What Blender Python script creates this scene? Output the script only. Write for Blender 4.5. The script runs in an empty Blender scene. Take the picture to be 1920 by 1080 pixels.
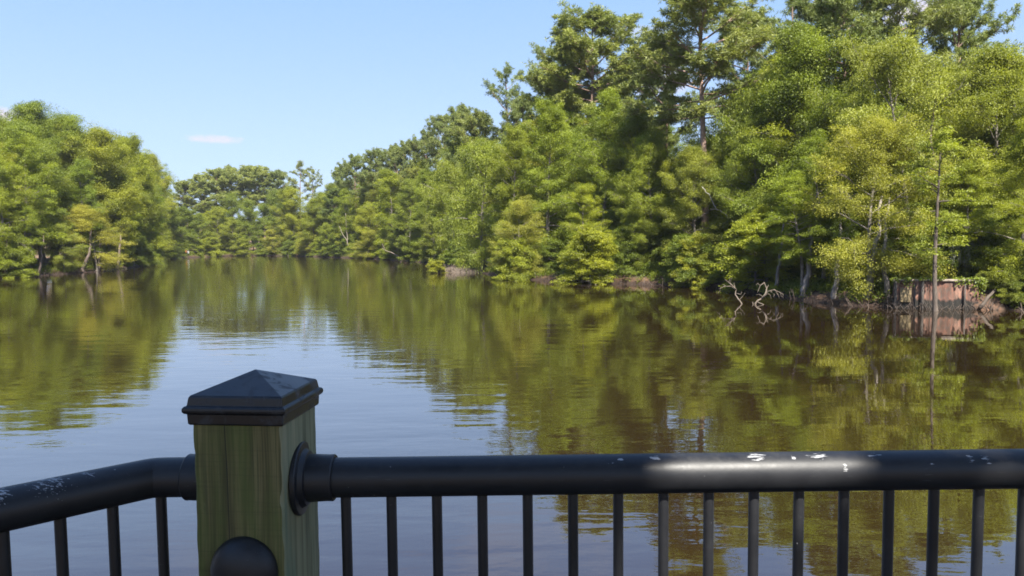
import bpy, math, random
import numpy as np
from mathutils import Matrix, Vector

R = math.radians
sc = bpy.context.scene
COL = sc.collection
W, H, F = 1920.0, 1080.0, 1400.0
CAM = Vector((0, 0, 4.2))
PITCH, ROLL = 3.77, -0.6
CROT = Matrix.Rotation(R(90 - PITCH), 3, 'X') @ Matrix.Rotation(R(ROLL), 3, 'Z')

SUN_EL, SUN_AZX = 52.0, 0.30          # high sun behind the viewer, a little to the right
_c = math.cos(R(SUN_EL))
SUN = Vector((SUN_AZX * _c, -math.sqrt(1 - SUN_AZX ** 2) * _c, math.sin(R(SUN_EL))))


def ray(px, py):
    return CROT @ Vector(((px - W / 2) / F, (H / 2 - py) / F, -1.0))


def at(px, py, D):
    d = ray(px, py)
    return CAM + d * (D / d.y)


def on_water(px, py, z=0.0):
    d = ray(px, py)
    return CAM + d * ((z - CAM.z) / d.z)


# ------------------------------------------------------------------ materials
def mat(name):
    m = bpy.data.materials.new(name)
    m.use_nodes = True
    nt = m.node_tree
    nt.nodes.clear()
    out = nt.nodes.new('ShaderNodeOutputMaterial')
    return m, nt, out


class NB:
    """tiny node helper"""
    def __init__(self, nt):
        self.nt = nt

    def n(self, t, **kw):
        nd = self.nt.nodes.new('ShaderNode' + t)
        for k, v in kw.items():
            if hasattr(nd, k):
                setattr(nd, k, v)
            else:
                nd.inputs[k].default_value = v
        return nd

    def l(self, a, b):
        self.nt.links.new(a, b)

    def math(self, op, a, b=None, c=None, clamp=False):
        nd = self.nt.nodes.new('ShaderNodeMath')
        nd.operation = op
        nd.use_clamp = clamp
        for i, v in enumerate((a, b, c)):
            if v is None:
                continue
            if isinstance(v, (int, float)):
                nd.inputs[i].default_value = v
            else:
                self.l(v, nd.inputs[i])
        return nd.outputs[0]

    def mix(self, fac, a, b, blend='MIX'):
        nd = self.nt.nodes.new('ShaderNodeMix')
        nd.data_type = 'RGBA'
        nd.blend_type = blend
        for s, v in ((nd.inputs[0], fac), (nd.inputs[6], a), (nd.inputs[7], b)):
            if isinstance(v, (int, float)):
                s.default_value = v
            elif isinstance(v, tuple):
                s.default_value = v if len(v) == 4 else (*v, 1)
            else:
                self.l(v, s)
        return nd.outputs[2]

    def ramp(self, fac, stops):
        nd = self.nt.nodes.new('ShaderNodeValToRGB')
        e = nd.color_ramp.elements
        while len(e) < len(stops):
            e.new(0.5)
        for el, (p, c) in zip(e, stops):
            el.position = p
            el.color = c if len(c) == 4 else (*c, 1)
        self.l(fac, nd.inputs[0])
        return nd.outputs[0]

    def noise(self, vec, scale, detail=3, rough=0.55, dist=0.0):
        nd = self.n('TexNoise')
        nd.inputs['Scale'].default_value = scale
        nd.inputs['Detail'].default_value = detail
        nd.inputs['Roughness'].default_value = rough
        nd.inputs['Distortion'].default_value = dist
        if vec is not None:
            self.l(vec, nd.inputs['Vector'])
        return nd.outputs['Fac']

    def mapping(self, vec, scale=(1, 1, 1), loc=(0, 0, 0), rot=(0, 0, 0)):
        nd = self.n('Mapping')
        nd.inputs['Scale'].default_value = scale
        nd.inputs['Location'].default_value = loc
        nd.inputs['Rotation'].default_value = rot
        self.l(vec, nd.inputs['Vector'])
        return nd.outputs[0]

    def bump(self, h, strength=0.3, dist=0.01):
        nd = self.n('Bump')
        nd.inputs['Strength'].default_value = strength
        nd.inputs['Distance'].default_value = dist
        self.l(h, nd.inputs['Height'])
        return nd.outputs[0]


def mat_leaf(name, dark, light, trans=0.48):
    m, nt, out = mat(name)
    b = NB(nt)
    a = b.n('Attribute', attribute_name='tone')
    tc = b.n('TexCoord')
    nz = b.noise(tc.outputs['Object'], 0.35, 2)
    f = b.math('ADD', b.math('MULTIPLY', a.outputs['Fac'], 0.75), b.math('MULTIPLY', b.math('SUBTRACT', nz, 0.5), 1.1), clamp=True)
    col = b.mix(f, dark, light)
    oi = b.n('ObjectInfo')
    col = b.mix(1.0, col, oi.outputs['Color'], 'MULTIPLY')
    d = b.n('BsdfDiffuse')
    t = b.n('BsdfTranslucent')
    b.l(col, d.inputs['Color'])
    tcol = b.mix(1.0, col, (1.08, 1.12, 0.5), 'MULTIPLY')
    b.l(tcol, t.inputs['Color'])
    ms = b.n('MixShader')
    ms.inputs[0].default_value = trans
    b.l(d.outputs[0], ms.inputs[1])
    b.l(t.outputs[0], ms.inputs[2])
    g = b.n('BsdfGlossy')
    g.inputs['Roughness'].default_value = 0.55
    g.inputs['Color'].default_value = (0.8, 0.85, 0.8, 1)
    m2 = b.n('MixShader')
    m2.inputs[0].default_value = 0.03
    b.l(ms.outputs[0], m2.inputs[1])
    b.l(g.outputs[0], m2.inputs[2])
    b.l(m2.outputs[0], out.inputs[0])
    return m


def mat_bark(name, dark, light):
    m, nt, out = mat(name)
    b = NB(nt)
    tc = b.n('TexCoord')
    v = b.mapping(tc.outputs['Object'], (1, 1, 0.22))
    n1 = b.noise(v, 9, 4)
    n2 = b.noise(tc.outputs['Object'], 0.9, 3)
    f = b.math('ADD', b.math('MULTIPLY', n1, 0.75), b.math('MULTIPLY', n2, 0.45))
    col = b.ramp(f, [(0.38, dark), (0.78, light)])
    oi = b.n('ObjectInfo')
    col = b.mix(1.0, col, oi.outputs['Color'], 'MULTIPLY')
    p = b.n('BsdfPrincipled')
    b.l(col, p.inputs['Base Color'])
    p.inputs['Roughness'].default_value = 0.9
    b.l(b.bump(n1, 0.6, 0.05), p.inputs['Normal'])
    b.l(p.outputs[0], out.inputs[0])
    return m


def mat_water():
    m, nt, out = mat('river_water')
    b = NB(nt)
    tc = b.n('TexCoord')
    P = tc.outputs['Object']
    w1 = b.noise(b.mapping(P, (0.30, 0.95, 1), rot=(0, 0, R(8))), 1.0, 2, 0.45, 0.3)     # slow swell about a metre long
    w2 = b.noise(b.mapping(P, (1.1, 3.2, 1), rot=(0, 0, R(-11))), 1.0, 2, 0.5, 0.2)      # ripples
    w3 = b.noise(b.mapping(P, (0.07, 0.12, 1)), 1.0, 1, 0.5)                              # broad patches of breeze
    w4 = b.noise(b.mapping(P, (7, 14, 1), rot=(0, 0, R(20))), 1.0, 1, 0.5)
    sep = b.n('SeparateXYZ')
    b.l(P, sep.inputs[0])
    # the breeze reaches the open middle of the reach, the cove on the right lies calm
    mr = b.n('MapRange')
    mr.interpolation_type = 'SMOOTHSTEP'
    b.l(sep.outputs['X'], mr.inputs[0])
    for i, v in ((1, -2.0), (2, 14.0), (3, 1.0), (4, 0.22)):
        mr.inputs[i].default_value = v
    patch = b.math('MULTIPLY', b.ramp(w3, [(0.35, (0.45,) * 3), (0.62, (1, 1, 1))]), mr.outputs[0])
    h = b.math('ADD', b.math('MULTIPLY', w1, 0.020), b.math('MULTIPLY', w2, 0.0052))
    h = b.math('ADD', h, b.math('MULTIPLY', w4, 0.0008))
    h = b.math('MULTIPLY', h, patch)
    bp = b.n('Bump')
    bp.inputs['Strength'].default_value = 1.0
    bp.inputs['Distance'].default_value = 1.0
    b.l(h, bp.inputs['Height'])
    N = bp.outputs[0]
    silt = b.noise(b.mapping(P, (0.05, 0.08, 1)), 1.0, 3)
    body = b.n('BsdfDiffuse')
    b.l(b.ramp(silt, [(0.3, (0.0165, 0.0095, 0.0034)), (0.7, (0.0235, 0.0138, 0.005))]), body.inputs['Color'])
    gl = b.n('BsdfGlossy')
    gl.inputs['Roughness'].default_value = 0.015
    gl.inputs['Color'].default_value = (0.98, 0.98, 0.98, 1)
    b.l(N, gl.inputs['Normal'])
    lw = b.n('LayerWeight')
    lw.inputs['Blend'].default_value = 0.5
    b.l(N, lw.inputs['Normal'])
    refl = b.math('ADD', b.math('MULTIPLY', b.math('POWER', lw.outputs['Facing'], 2.6), .90), .03)
    ms = b.n('MixShader')
    b.l(refl, ms.inputs[0])
    b.l(body.outputs[0], ms.inputs[1])
    b.l(gl.outputs[0], ms.inputs[2])
    b.l(ms.outputs[0], out.inputs[0])
    return m


def mat_ground():
    m, nt, out = mat('bank_soil')
    b = NB(nt)
    tc = b.n('TexCoord')
    P = tc.outputs['Object']
    n1 = b.noise(P, 0.5, 5, 0.65)
    n2 = b.noise(P, 6.0, 4, 0.7)
    n3 = b.noise(P, 0.16, 3)
    litter = b.ramp(n2, [(0.3, (0.05, 0.03, 0.018)), (0.52, (0.13, 0.075, 0.042)), (0.75, (0.26, 0.165, 0.095))])
    green = b.ramp(n2, [(0.3, (0.025, 0.04, 0.01)), (0.8, (0.08, 0.11, 0.025))])
    col = b.mix(b.ramp(n1, [(0.48, (0, 0, 0)), (0.62, (1, 1, 1))]), litter, green)
    sep = b.n('SeparateXYZ')
    b.l(P, sep.inputs[0])
    z = sep.outputs['Z']
    wet_and_shade = b.ramp(b.math('ADD', z, b.math('MULTIPLY', n2, 0.3)), [(0.3, (0.12, 0.10, 0.085)), (.95, (1, 1, 1))])  # damp waterline mud; darkening carried up the bank to stand in for shade
    soilmix = b.ramp(b.math('ADD', z, b.math('MULTIPLY', n3, 1.0)), [(0.9, (1, 1, 1)), (1.5, (0, 0, 0))])
    bare = b.ramp(n2, [(0.3, (0.07, 0.037, 0.022)), (0.7, (0.33, 0.185, 0.10))])
    col = b.mix(soilmix, col, bare)
    col = b.mix(1.0, col, wet_and_shade, 'MULTIPLY')
    p = b.n('BsdfPrincipled')
    b.l(col, p.inputs['Base Color'])
    p.inputs['Roughness'].default_value = 0.95
    b.l(b.bump(n2, 0.7, 0.12), p.inputs['Normal'])
    b.l(p.outputs[0], out.inputs[0])
    return m


def mat_black(name, chips=(), worn=False):
    """black powder coat; chips: (x, y, z, radius, threshold) places where the coat is scraped to pale metal"""
    m, nt, out = mat(name)
    b = NB(nt)
    tc = b.n('TexCoord')
    P = tc.outputs['Object']
    n1 = b.noise(P, 9, 4, 0.6)
    n2 = b.noise(P, 160, 2, 0.6)
    dust = b.noise(P, 42, 5, 0.7)
    col = b.ramp(n1, [(0.3, (0.0075, 0.008, 0.010)), (0.75, (0.016, 0.0165, 0.019))])
    rough = b.ramp(b.math('ADD', b.math('MULTIPLY', n1, .6), b.math('MULTIPLY', dust, .4)), [(0.3, (0.40,) * 3), (0.75, (0.58,) * 3)])
    # fine pale specks everywhere, a few
    speck = b.ramp(b.noise(P, 75, 2, 0.5), [(0.77, (0, 0, 0)), (0.785, (1, 1, 1))])
    mask = b.math('MULTIPLY', speck, 0.55)
    scr = b.noise(b.mapping(P, (38, 210, 210), rot=(0, 0, R(9))), 1.0, 3, 0.6, 0.4)
    for (x, y, z, r, th, sx) in chips:
        vm = b.n('VectorMath', operation='SUBTRACT')
        b.l(P, vm.inputs[0])
        vm.inputs[1].default_value = (x, y, z)
        v2 = b.n('VectorMath', operation='MULTIPLY')
        b.l(vm.outputs[0], v2.inputs[0])
        v2.inputs[1].default_value = (1 / sx, 1, 1)
        ln = b.n('VectorMath', operation='LENGTH')
        b.l(v2.outputs[0], ln.inputs[0])
        fall = b.math('SUBTRACT', 1.0, b.math('DIVIDE', ln.outputs['Value'], r), clamp=True)
        k = b.math('ADD', scr, b.math('MULTIPLY', fall, 0.30))
        k = b.math('MULTIPLY', b.math('SUBTRACT', k, th), 22.0, clamp=True)
        k = b.math('MULTIPLY', k, b.math('GREATER_THAN', fall, 0.02))
        mask = b.math('MAXIMUM', mask, k)
    col = b.mix(mask, col, (0.34, 0.34, 0.34))
    geo = b.n('NewGeometry')
    sg = b.n('SeparateXYZ')
    b.l(geo.outputs['Normal'], sg.inputs[0])
    film = b.math('MULTIPLY', b.ramp(sg.outputs['Z'], [(.2, (0, 0, 0)), (.9, (1, 1, 1))]), b.ramp(dust, [(.4, (0, 0, 0)), (.7, (1, 1, 1))]))
    col = b.mix(b.math('MULTIPLY', film, .35), col, (.05, .048, .044))
    hair = b.noise(b.mapping(P, (16, 420, 420), rot=(0, 0, R(14))), 1.0, 2, .5, .3)
    hm_ = b.math('MULTIPLY', b.ramp(hair, [(.69, (0, 0, 0)), (.73, (1, 1, 1))]), b.ramp(n1, [(.5, (0, 0, 0)), (.62, (1, 1, 1))]))
    col = b.mix(b.math('MULTIPLY', hm_, .5), col, (.12, .12, .125))
    if worn:
        wn = b.noise(b.mapping(P, (1, 1, 1), loc=(.13, .4, .1)), 26, 5, .7, .6)
        wm = b.ramp(wn, [(.53, (0, 0, 0)), (.60, (1, 1, 1))])
        col = b.mix(b.math('MULTIPLY', wm, .6), col, (.045, .046, .05))
        rough = b.mix(1.0, rough, (.72, .72, .72), 'MULTIPLY')
        rough = b.mix(wm, rough, (.62, .62, .62))
    p = b.n('BsdfPrincipled')
    b.l(col, p.inputs['Base Color'])
    b.l(rough, p.inputs['Roughness'])
    p.inputs['Specular IOR Level'].default_value = 0.45
    b.l(b.bump(b.math('ADD', b.math('MULTIPLY', n2, 0.6), b.math('MULTIPLY', mask, -1.0)), 0.12, 0.002), p.inputs['Normal'])
    b.l(p.outputs[0], out.inputs[0])
    return m


def mat_post():
    m, nt, out = mat('treated_timber')
    b = NB(nt)
    tc = b.n('TexCoord')
    P = tc.outputs['Object']
    warp = b.noise(b.mapping(P, (6, 6, 1.6)), 1.0, 2)
    cmb = b.n('CombineXYZ')
    b.l(b.math('MULTIPLY', b.math('SUBTRACT', warp, 0.5), 0.03), cmb.inputs[0])
    va = b.n('VectorMath', operation='ADD')
    b.l(P, va.inputs[0])
    b.l(cmb.outputs[0], va.inputs[1])
    g = b.noise(b.mapping(va.outputs[0], (48, 48, 1.3)), 1.0, 5, 0.6)
    fine = b.noise(b.mapping(va.outputs[0], (260, 260, 4)), 1.0, 3, 0.6)
    big = b.noise(b.mapping(P, (14, 14, 3.0)), 1.0, 3, 0.6)
    blot = b.noise(b.mapping(P, (22, 22, 9)), 1.0, 4, 0.65)
    col = b.ramp(g, [(0.32, (0.045, 0.038, 0.014)), (0.45, (0.13, 0.11, 0.040)), (0.56, (0.21, 0.18, 0.072)), (0.64, (0.125, 0.108, 0.040)), (0.75, (0.185, 0.155, 0.066))])
    col = b.mix(b.ramp(fine, [(0.38, (0.6,) * 3), (0.55, (0, 0, 0))]), col, (0.04, 0.042, 0.016))
    col = b.mix(b.ramp(big, [(0.42, (0, 0, 0)), (0.66, (0.75,) * 3)]), col, (0.092, 0.118, 0.024))        # algae
    col = b.mix(b.ramp(blot, [(0.66, (0, 0, 0)), (0.74, (0.6,) * 3)]), col, (0.30, 0.29, 0.14))
    kn = b.n('TexVoronoi')
    kn.inputs['Scale'].default_value = 1.0
    b.l(b.mapping(P, (9, 9, 4.5), loc=(.3, .2, .35)), kn.inputs['Vector'])
    knot = b.ramp(kn.outputs['Distance'], [(.08, (1, 1, 1)), (.24, (0, 0, 0))])
    col = b.mix(b.math('MULTIPLY', knot, .75), col, (0.035, 0.026, 0.012))
    saw = b.noise(b.mapping(P, (3, 3, 140)), 1.0, 2)
    col = b.mix(b.ramp(saw, [(.58, (0, 0, 0)), (.75, (.35,) * 3)]), col, (0.05, 0.045, 0.018))
    spx = b.n('SeparateXYZ')
    b.l(P, spx.inputs[0])
    edge = b.ramp(b.math('ADD', spx.outputs['X'], b.math('MULTIPLY', g, .03)), [(.078, (0, 0, 0)), (.1, (1, 1, 1))])
    low = b.ramp(b.math('ADD', b.math('MULTIPLY', spx.outputs['Z'], -1.0), b.math('MULTIPLY', big, .1)), [(.0, (0, 0, 0)), (.3, (1, 1, 1))])
    col = b.mix(b.math('MULTIPLY', b.math('MULTIPLY', edge, low), .55), col, (.26, .17, .045))
    # the face towards the rail weathers to a green copper tint
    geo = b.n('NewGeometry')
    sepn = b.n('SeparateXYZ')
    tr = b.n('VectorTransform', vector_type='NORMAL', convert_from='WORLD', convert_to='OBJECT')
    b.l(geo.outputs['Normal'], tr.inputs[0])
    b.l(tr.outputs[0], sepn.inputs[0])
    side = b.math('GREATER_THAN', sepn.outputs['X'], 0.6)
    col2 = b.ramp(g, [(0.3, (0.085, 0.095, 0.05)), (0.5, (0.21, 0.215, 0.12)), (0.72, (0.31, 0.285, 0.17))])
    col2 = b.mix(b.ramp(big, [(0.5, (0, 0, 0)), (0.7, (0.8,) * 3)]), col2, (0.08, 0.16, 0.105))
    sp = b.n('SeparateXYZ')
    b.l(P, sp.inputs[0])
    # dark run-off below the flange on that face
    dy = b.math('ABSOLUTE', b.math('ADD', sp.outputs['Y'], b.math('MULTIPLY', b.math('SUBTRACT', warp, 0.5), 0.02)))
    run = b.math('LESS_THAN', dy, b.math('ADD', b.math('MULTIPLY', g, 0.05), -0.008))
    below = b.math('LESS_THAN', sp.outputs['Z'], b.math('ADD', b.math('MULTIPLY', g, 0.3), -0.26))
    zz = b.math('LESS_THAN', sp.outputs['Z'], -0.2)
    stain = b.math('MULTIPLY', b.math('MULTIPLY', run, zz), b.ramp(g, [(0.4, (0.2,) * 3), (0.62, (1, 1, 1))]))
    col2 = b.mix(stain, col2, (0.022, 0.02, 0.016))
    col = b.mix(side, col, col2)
    # drying check down the front
    xx = b.math('ABSOLUTE', b.math('ADD', b.math('ADD', sp.outputs['X'], 0.028), b.math('MULTIPLY', b.math('SUBTRACT', warp, 0.5), 0.03)))
    crack = b.math('MULTIPLY', b.math('LESS_THAN', xx, 0.0012), b.math('SUBTRACT', 1.0, side))
    col = b.mix(b.math('MULTIPLY', crack, 0.85), col, (0.012, 0.012, 0.008))
    p = b.n('BsdfPrincipled')
    b.l(col, p.inputs['Base Color'])
    p.inputs['Roughness'].default_value = 0.85
    b.l(b.bump(b.math('SUBTRACT', b.math('ADD', g, b.math('MULTIPLY', fine, 0.5)), crack), 0.5, 0.004), p.inputs['Normal'])
    b.l(p.outputs[0], out.inputs[0])
    return m


def mat_simple(name, c1, c2, scale, rough=0.9, stretch=(1, 1, 1), lo=0.35, hi=0.7, bump=0.4):
    m, nt, out = mat(name)
    b = NB(nt)
    tc = b.n('TexCoord')
    n = b.noise(b.mapping(tc.outputs['Object'], stretch), scale, 5, 0.65)
    p = b.n('BsdfPrincipled')
    b.l(b.ramp(n, [(lo, c1), (hi, c2)]), p.inputs['Base Color'])
    p.inputs['Roughness'].default_value = rough
    b.l(b.bump(n, bump, 0.03), p.inputs['Normal'])
    b.l(p.outputs[0], out.inputs[0])
    return m


M = {}
M['broad'] = mat_leaf('broad_leaves', (0.130, 0.155, 0.018), (0.40, 0.42, 0.048))
M['cypress'] = mat_leaf('feathery_leaves', (0.132, 0.165, 0.018), (0.40, 0.435, 0.045))
M['yellow'] = mat_leaf('fine_yellow_leaves', (0.21, 0.215, 0.032), (0.50, 0.48, 0.078))
M['needle'] = mat_leaf('pine_needles', (0.135, 0.165, 0.042), (0.36, 0.375, 0.10), 0.36)
M['moss'] = mat_leaf('hanging_moss', (0.13, 0.14, 0.10), (0.24, 0.25, 0.18), 0.3)
M['bark'] = mat_bark('grey_bark', (0.055, 0.045, 0.038), (0.26, 0.225, 0.195))
M['pinebark'] = mat_bark('pine_bark', (0.06, 0.04, 0.03), (0.30, 0.20, 0.15))
M['dead'] = mat_bark('bleached_wood', (0.20, 0.17, 0.14), (0.55, 0.50, 0.44))
M['water'] = mat_water()
M['ground'] = mat_ground()
M['post'] = mat_post()


# ------------------------------------------------------------------ mesh helpers
class MB:
    def __init__(self):
        self.v, self.f, self.n = [], [], 0

    def add(self, verts, faces):
        self.v.extend([tuple(p) for p in verts])
        self.f.extend([tuple(i + self.n for i in fc) for fc in faces])
        self.n += len(verts)

    def tube(self, pts, rad, sides=8, cap=True):
        pts = [Vector(p) for p in pts]
        n = len(pts)
        vs, fs = [], []
        up = None
        for i, p in enumerate(pts):
            t = (pts[min(i + 1, n - 1)] - pts[max(i - 1, 0)]).normalized()
            if up is None:
                a = Vector((0, 0, 1)) if abs(t.z) < 0.9 else Vector((1, 0, 0))
                u = t.cross(a).normalized()
            else:
                u = (up - t * up.dot(t)).normalized()
            up = u
            w = t.cross(u)
            r = rad[i] if hasattr(rad, '__len__') else rad
            for k in range(sides):
                an = 2 * math.pi * k / sides
                vs.append(p + (u * math.cos(an) + w * math.sin(an)) * r)
        for i in range(n - 1):
            for k in range(sides):
                k2 = (k + 1) % sides
                fs.append((i * sides + k, i * sides + k2, (i + 1) * sides + k2, (i + 1) * sides + k))
        if cap:
            fs.append(tuple(range(sides))[::-1])
            fs.append(tuple((n - 1) * sides + k for k in range(sides)))
        self.add(vs, fs)

    def lathe(self, prof, origin, axis, sides=32):
        """prof: (distance along axis, radius)"""
        ax = Vector(axis).normalized()
        a = Vector((0, 0, 1)) if abs(ax.z) < 0.9 else Vector((1, 0, 0))
        u = ax.cross(a).normalized()
        w = ax.cross(u)
        o = Vector(origin)
        vs, fs = [], []
        for (d, r) in prof:
            for k in range(sides):
                an = 2 * math.pi * k / sides
                vs.append(o + ax * d + (u * math.cos(an) + w * math.sin(an)) * r)
        for i in range(len(prof) - 1):
            for k in range(sides):
                k2 = (k + 1) % sides
                fs.append((i * sides + k, i * sides + k2, (i + 1) * sides + k2, (i + 1) * sides + k))
        fs.append(tuple(range(sides))[::-1])
        fs.append(tuple((len(prof) - 1) * sides + k for k in range(sides)))
        self.add(vs, fs)

    def box(self, c, s, rz=0.0):
        x, y, z = s[0] / 2, s[1] / 2, s[2] / 2
        Rm = Matrix.Rotation(rz, 3, 'Z')
        vs = [Vector(c) + Rm @ Vector((sx * x, sy * y, sz * z)) for sz in (-1, 1) for sx, sy in ((-1, -1), (1, -1), (1, 1), (-1, 1))]
        self.add(vs, [(3, 2, 1, 0), (4, 5, 6, 7), (0, 1, 5, 4), (1, 2, 6, 5), (2, 3, 7, 6), (3, 0, 4, 7)])

    def mesh(self, name, material, smooth=True):
        me = bpy.data.meshes.new(name)
        me.from_pydata(self.v, [], self.f)
        me.materials.append(material)
        if smooth:
            me.polygons.foreach_set('use_smooth', [True] * len(me.polygons))
        me.update()
        return me

    def build(self, name, material, parent=None, smooth=True, sharp=None):
        o = bpy.data.objects.new(name, self.mesh(name, material, smooth))
        COL.objects.link(o)
        if parent is not None:
            o.parent = parent
        if sharp:
            o.data.set_sharp_from_angle(angle=R(sharp))
        return o


def tag(o, label=None, cat=None, group=None, kind=None):
    if label:
        o['label'] = label
    if cat:
        o['category'] = cat
    if group:
        o['group'] = group
    if kind:
        o['kind'] = kind
    return o


def empty(name, loc=(0, 0, 0)):
    e = bpy.data.objects.new(name, None)
    e.location = loc
    COL.objects.link(e)
    return e


def bevel(o, w, seg=2):
    md = o.modifiers.new('bevel', 'BEVEL')
    md.width = w
    md.segments = seg
    md.limit_method = 'ANGLE'
    md.angle_limit = R(30)


def norm(a):
    return a / np.maximum(np.linalg.norm(a, axis=1, keepdims=True), 1e-9)


def leaf_mesh(name, c, axis, nrm, L, Wd, tone, material):
    """N diamond leaves as one mesh"""
    n = len(c)
    axis = norm(axis)
    side = norm(np.cross(nrm, axis))
    up = np.cross(axis, side)
    L = L[:, None]
    Wd = Wd[:, None]
    v = np.empty((n, 4, 3), dtype=np.float32)
    v[:, 0] = c
    v[:, 1] = c + axis * L * 0.5 + side * Wd * 0.5 + up * L * 0.06
    v[:, 2] = c + axis * L - up * L * 0.08
    v[:, 3] = c + axis * L * 0.5 - side * Wd * 0.5 + up * L * 0.06
    me = bpy.data.meshes.new(name)
    me.vertices.add(n * 4)
    me.vertices.foreach_set('co', v.ravel())
    me.loops.add(n * 4)
    me.loops.foreach_set('vertex_index', np.arange(n * 4, dtype=np.int32))
    me.polygons.add(n)
    me.polygons.foreach_set('loop_start', np.arange(0, n * 4, 4, dtype=np.int32))
    me.polygons.foreach_set('loop_total', np.full(n, 4, dtype=np.int32))
    at_ = me.attributes.new('tone', 'FLOAT', 'FACE')
    at_.data.foreach_set('value', tone.astype(np.float32))
    me.materials.append(material)
    me.update()
    me.validate()
    return me


# ------------------------------------------------------------------ tree kinds
# every kind: total height in metres, crown start t0, limb count, reach, elevation of limbs low/high, leaf settings
KINDS = {
    'pine': dict(H=26, r=.27, t0=.54, nl=40, reach=4.7, el=(-4, 58), curve=.22, sub=9, sl=.46, mat='needle', bark='pinebark', prof='round', clump=(.66, .46), per=80, leaf=(.33, .055), style='needle', wob=.35),
    'sparse_pine': dict(H=26, r=.22, t0=.58, nl=15, reach=4.2, el=(5, 55), curve=.4, sub=5, sl=.4, mat='needle', bark='pinebark', prof='round', clump=(.6, .4), per=80, leaf=(.34, .055), style='needle', wob=.5),
    'cypress': dict(H=18, r=.22, t0=.08, nl=54, reach=4.6, el=(-6, 66), curve=-.16, sub=9, sl=.40, mat='cypress', bark='bark', prof='oval', clump=(.62, .42), per=115, leaf=(.135, .060), style='flat', wob=.6),
    'leggy': dict(H=16, r=.22, t0=.30, nl=40, reach=4.8, el=(-14, 66), curve=-.14, sub=9, sl=.40, mat='cypress', bark='bark', prof='oval', clump=(.64, .38), per=110, leaf=(.14, .062), style='flat', wob=.8),
    'slender': dict(H=15, r=.19, t0=.34, nl=16, reach=2.6, el=(-4, 50), curve=-.1, sub=6, sl=.42, mat='cypress', bark='bark', prof='oval', clump=(.6, .16), per=60, leaf=(.17, .07), style='flat', wob=.5),
    'broad': dict(H=17, r=.24, t0=.14, nl=36, reach=5.2, el=(4, 72), curve=.08, sub=10, sl=.40, mat='broad', bark='bark', prof='round', clump=(.9, .5), per=190, leaf=(.13, .07), style='ball', wob=.7),
    'yellow': dict(H=13, r=.17, t0=.12, nl=34, reach=4.8, el=(-2, 70), curve=-.25, sub=10, sl=.40, mat='yellow', bark='bark', prof='round', clump=(.8, .38), per=150, leaf=(.125, .055), style='droop', wob=.8),
    'willow': dict(H=15, r=.22, t0=.12, nl=34, reach=5.2, el=(8, 68), curve=-.35, sub=9, sl=.38, mat='cypress', bark='bark', prof='round', clump=(.65, .42), per=100, leaf=(.20, .055), style='hang', wob=.7),
    'shrub': dict(H=4.6, r=.07, t0=.04, nl=36, reach=2.7, el=(-8, 64), curve=-.2, sub=7, sl=.42, mat='broad', bark='bark', prof='dome', clump=(.45, .28), per=75, leaf=(.14, .075), style='ball', wob=.4),
    'layered_shrub': dict(H=5.4, r=.08, t0=.04, nl=36, reach=2.6, el=(-10, 50), curve=-.2, sub=7, sl=.42, mat='cypress', bark='bark', prof='dome', clump=(.44, .2), per=90, leaf=(.15, .06), style='flat', wob=.4),
}


def profile(p, u):
    if p == 'round':
        return max(0.18, math.sin(math.pi * min(1, 0.16 + 0.80 * u)) ** 0.75)
    if p == 'cone':
        return max(0.13, (1.0 - u) ** 0.75 * (0.75 + 0.25 * math.sin(u * 23)) if u > .12 else .7)
    if p == 'oval':
        return max(0.22, math.sin(math.pi * min(1, 0.20 + 0.76 * u)) ** 0.6) * (.84 + .16 * math.sin(u * 27))
    return max(0.2, math.sqrt(max(0.0, 1 - (0.92 * u) ** 2)))


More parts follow.
